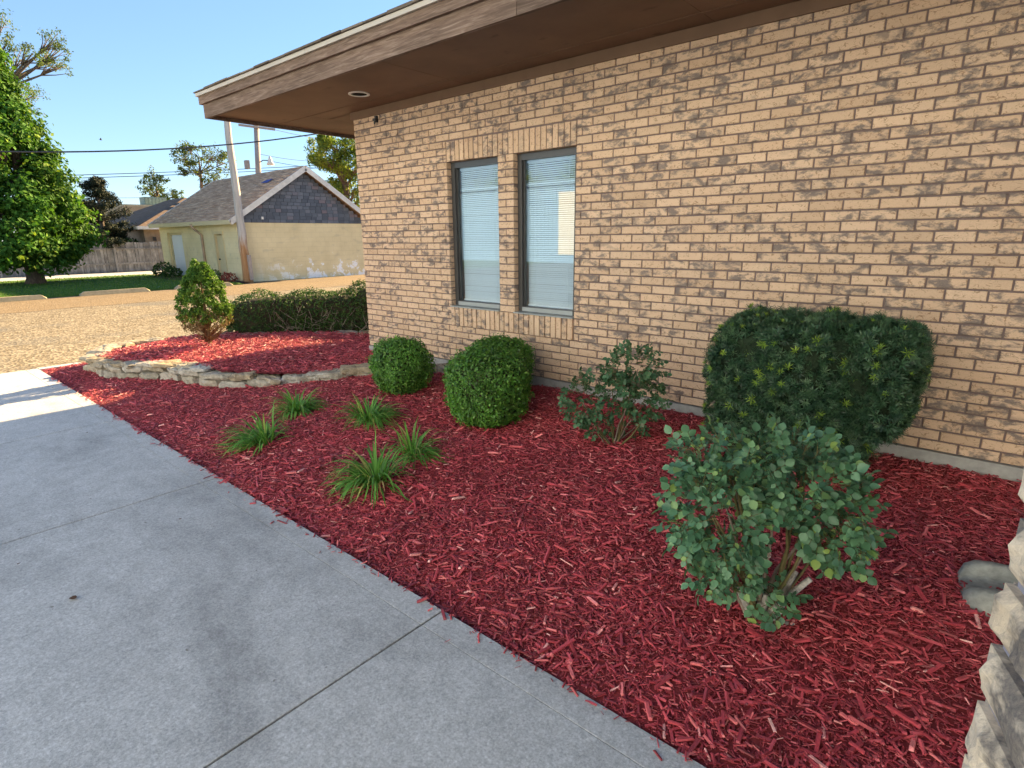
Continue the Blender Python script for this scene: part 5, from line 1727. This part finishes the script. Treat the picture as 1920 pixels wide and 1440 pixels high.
big_tree()

def clump_tree(name, label, trunk_pts, radii, pxs, mat, per, size, dist_jit, group=None, limbs=True):
    """pxs: crown clumps as (point, radius); every limb reaches a clump from the trunk"""
    t = thing(name, label, 'tree', tuple(trunk_pts[0]), group)
    mb_ = MB(); mb_.tube(np.array(trunk_pts), radii, 9); mb_.build('trunk', M['bark'], t, True)
    cp, cr_ = [], []
    lb = MB()
    tp = np.array(trunk_pts)
    for c, r_ in pxs:
        j = np.argmin(np.abs(tp[:, 2] - (c[2] - r_ * 1.2)) + 0.0)
        P = tube_limb(lb, tp[j], c, radii[j] * 0.45, 0.02, 0.12, 7, 6)
        for k in range(9):
            d = rng.normal(size=3); d /= np.linalg.norm(d)
            e2 = c + d * r_ * rng.uniform(0.5, 1.0) * np.array([1, 1, 0.8])
            lb.tube([P[-3], (P[-3] + e2) / 2 + rng.normal(0, 0.05, 3), e2], [0.03, 0.018, 0.008], 4)
            cp.append(e2); cr_.append(r_ * rng.uniform(0.28, 0.48))
    lb.build('limbs', M['bark'], t, True)
    cp = np.array(cp)
    join_scatter('crown', [clumps_to_leaves(cp, np.zeros_like(cp) + np.array([0, 0, 0.2]), per, np.array(cr_), size, 0.7, 0.8)], mat, t)
    return t
D1 = 36.0
tp = [at(-95, 470, D1), at(-80, 330, D1), at(-45, 230, D1), at(5, 168, D1)]
tp[0][2] = ZL
clump_tree('tall_tree', 'tall open tree with a long bare limb reaching over the dense left tree', tp, [0.5, 0.42, 0.3, 0.16],
    [(at(x_, y_, D1 + dd), s_) for x_, y_, s_, dd in [(8, 118, 0.85, 0), (40, 112, 0.75, 1), (62, 100, 0.6, -1), (105, 75, 0.62, 0), (112, 95, 0.5, 0), (112, 128, 0.6, 0), (95, 118, 0.45, 1), (-8, 45, 0.9, 0), (-3, 75, 0.6, -1), (-20, 150, 0.9, 0), (30, 150, 0.7, 0), (45, 175, 0.8, 1), (-70, 60, 1.6, 1), (-110, 150, 1.8, 0), (-60, 10, 1.5, 0), (60, 195, 0.7, 0)]], M['elm'], 34, 0.10, 1.0)
# the long limb itself
D2 = 38.0
def sparse(label, base_px, stems, clumps_, D, mat=M['elm'], per=26, size=0.13):
    p0 = at(base_px[0], base_px[1], D); p0[2] = ZL
    pts_ = [p0] + [at(x_, y_, D) for x_, y_ in stems]
    rad = np.linspace(0.26, 0.07, len(pts_)) * (0.75 if D > 50 else 1)
    return clump_tree('thin_tree', label, pts_, rad, [(at(x_, y_, D + random.uniform(-1, 1)), s_) for x_, y_, s_ in clumps_], mat, per, size, 0.5, 'thin airy trees behind the garage')
sparse('taller thin airy tree above the garage roof ridge', (380, 420), [(379, 360), (376, 325), (372, 295)],
       [(355, 282, 1.0), (338, 292, 0.9), (380, 288, 1.0), (402, 290, 1.0), (420, 305, 0.9), (345, 308, 0.9), (395, 312, 1.1), (372, 318, 0.9), (412, 328, 0.9), (390, 340, 0.8), (345, 325, 0.6), (360, 300, 0.9), (352, 276, 0.6), (425, 292, 0.5)], 60.0, M['elm'], 27, 0.19)
sparse('smaller thin airy tree left of the garage roof, beside the rooftop unit', (298, 420), [(297, 375), (292, 345)],
       [(288, 328, 0.8), (275, 345, 0.8), (300, 335, 0.8), (292, 355, 0.9), (308, 362, 0.8), (280, 362, 0.7), (318, 375, 0.8), (335, 368, 0.6), (300, 380, 0.7), (330, 382, 0.6)], 60.0, M['elm'], 27, 0.19)
sparse('bright yellow green tree right of the garage gable, beside the brick corner', (655, 470), [(652, 400), (648, 350), (635, 305), (625, 280)],
       [(600, 285, 0.85), (612, 300, 0.9), (632, 272, 1.0), (655, 265, 1.0), (675, 275, 1.0), (625, 315, 0.9), (650, 305, 1.1), (668, 315, 1.0), (600, 300, 0.5), (640, 335, 1.0), (668, 345, 1.1), (655, 368, 1.0), (675, 385, 1.0), (635, 352, 0.6), (690, 300, 1.3), (700, 350, 1.4), (610, 262, 0.5)], 35.0, M['lime'], 95, 0.15)

def cedar():
    base = np.array([-31.0, 5.35, ZL])
    t = thing('cedar_tree', 'dark ragged cedar between the left tree and the garage', 'tree', tuple(base))
    mb_ = MB(); mb_.tube([base, base + (0, 0, 2), base + (0, 0.1, 4.7)], [0.2, 0.14, 0.03], 8); mb_.build('trunk', M['bark'], t, True)
    lb = MB(); cp, cn = [], []
    for k in range(120):
        h = 1.0 + 3.75 * rng.random()
        a = rng.uniform(0, 6.283)
        rr = np.interp(h, [1.0, 1.8, 2.9, 4.0, 4.8], [1.25, 1.42, 1.15, 0.7, 0.2]) * rng.uniform(0.55, 1.18)
        e2 = base + np.array([math.cos(a) * rr, math.sin(a) * rr, h + 0.25 * rr])
        s0 = base + np.array([0, 0.02, h - 0.1])
        lb.tube([s0, (s0 + e2) / 2 + rng.normal(0, 0.04, 3), e2], [0.035, 0.02, 0.008], 5)
        for q in (0.45, 0.65, 0.85, 1.0):
            cp.append(s0 * (1 - q) + e2 * q); cn.append((math.cos(a) * 0.6, math.sin(a) * 0.6, 0.4))
    lb.build('limbs', M['bark'], t, True)
    cp, cn = np.array(cp), np.array(cn)
    join_scatter('crown', [clumps_to_leaves(cp, cn, 75, rng.uniform(0.16, 0.32, len(cp)), 0.11, 0.6, 0.6)], M['cedar'], t)
cedar()
for k, (x_, y_, s_, lab) in enumerate([(215, 448, 0.55, 'low dark bush behind the fence under the cedar, left one'), (236, 444, 0.6, 'low dark bush behind the fence under the cedar, nearer the brick house')]):
    p = at(x_, y_, 38.5)
    low_plant(lab, (p[0], p[1], ZL), (0.8, 0.8, 0.95), M['hedge'], 700, 0.14, 'dark_bush')

# ---- across the lot on the near side: what the windows mirror, and an added light-bouncing wing
ob = thing('commercial_building', 'pale blue building with a white door, mirrored in the window panes, plus an added unseen wing that bounces light', 'building', (-8, -25, ZL))
OY = -25.0
mb = MB(); mb.box(-34, -6, OY - 12, OY, ZL, 4.35); mb.build('wall', M['bluemetal'], ob)
WY = -14.0                                         # added tall wing, out of view, bounces sunlight into the shade
mb = MB(); mb.box(-5.98, 46, OY - 12, WY, ZL, 10.4); wg = mb.build('fill_wing', M['fillwall'], ob)
mb = MB(); mb.box(-6.2, 46.3, OY - 12.3, WY + 0.3, 10.402, 10.65); mb.build('parapet', M['creamtrim'], wg)
for k in range(9):  # window blocks set on the added wing
    for z0 in (0.8, 4.2, 7.6):
        mb = MB(); mb.box(-3.5 + 5.4 * k, -2.3 + 5.4 * k, WY + 0.002, WY + 0.05, z0, z0 + 1.7); mb.build('window', M['frame'], wg)
mb = MB()
for k in range(93):
    mb.box(-34 + k * 0.3, -33.93 + k * 0.3, OY, OY + 0.03, ZL, 4.3)
tag(mb.build('siding_rib', M['bluemetal'], ob), kind='stuff')
mb = MB(); mb.box(-34.3, -6.0, OY - 12.3, OY + 0.3, 4.352, 4.55); mb.build('roof', M['bluemetal'], ob)
mb = MB(); mb.box(-15.4, -13.2, OY + 0.031, OY + 0.10, 0.2, 3.9); mb.build('door', M['white'], ob)
def far_tree(x, y, h, r_, label):
    b0 = np.array([x, y, ZL])
    t = thing('shade_tree', label, 'tree', tuple(b0))
    mb_ = MB(); mb_.tube([b0, b0 + (0.1, 0, h * 0.5), b0 + (0, 0.1, h * 0.85)], [0.35, 0.25, 0.08], 8); mb_.build('trunk', M['bark'], t, True)
    d = rng.normal(size=(90, 3)); d /= np.linalg.norm(d, axis=1)[:, None]
    cp_ = b0 + np.array([0, 0, h * 0.65]) + d * np.array([r_, r_, h * 0.34]) * rng.uniform(0.5, 1.0, (90, 1))
    join_scatter('crown', [clumps_to_leaves(cp_, d, 45, np.full(90, r_ * 0.28), 0.30)], M['maple'], t)
far_tree(-22, OY - 16, 8.6, 4.5, 'shade tree behind the metal building, mirrored in the left pane')
far_tree(-13, OY - 17, 7.8, 4.0, 'shade tree behind the metal building, mirrored in the right pane')
far_tree(-31, OY - 15, 7.5, 4.0, 'shade tree behind the far end of the metal building')

# ---- a bird crossing the sky
bp_ = at(189, 262, 60)
mb = MB()
v, f = blob_mesh(bp_, (0.05, 0.10, 0.045), 2, 8, 6); mb.add(v, f)
mb.add([bp_ + (0, -0.04, 0.02), bp_ + (0, 0.05, 0.02), bp_ + (0.10, 0.02, 0.13), bp_ + (0.08, -0.05, 0.12)], [(0, 1, 2, 3)])
mb.add([bp_ + (0, -0.04, 0.02), bp_ + (0, 0.05, 0.02), bp_ + (-0.10, 0.02, 0.10), bp_ + (-0.08, -0.05, 0.10)], [(3, 2, 1, 0)])
mb.add([bp_ + (-0.02, -0.09, 0.0), bp_ + (0.02, -0.09, 0.0), bp_ + (0.03, -0.17, 0.01), bp_ + (-0.03, -0.17, 0.01)], [(0, 1, 2, 3)])
tag(mb.build('bird', M['birdgrey']), 'small dark bird flying above the cables', 'bird')
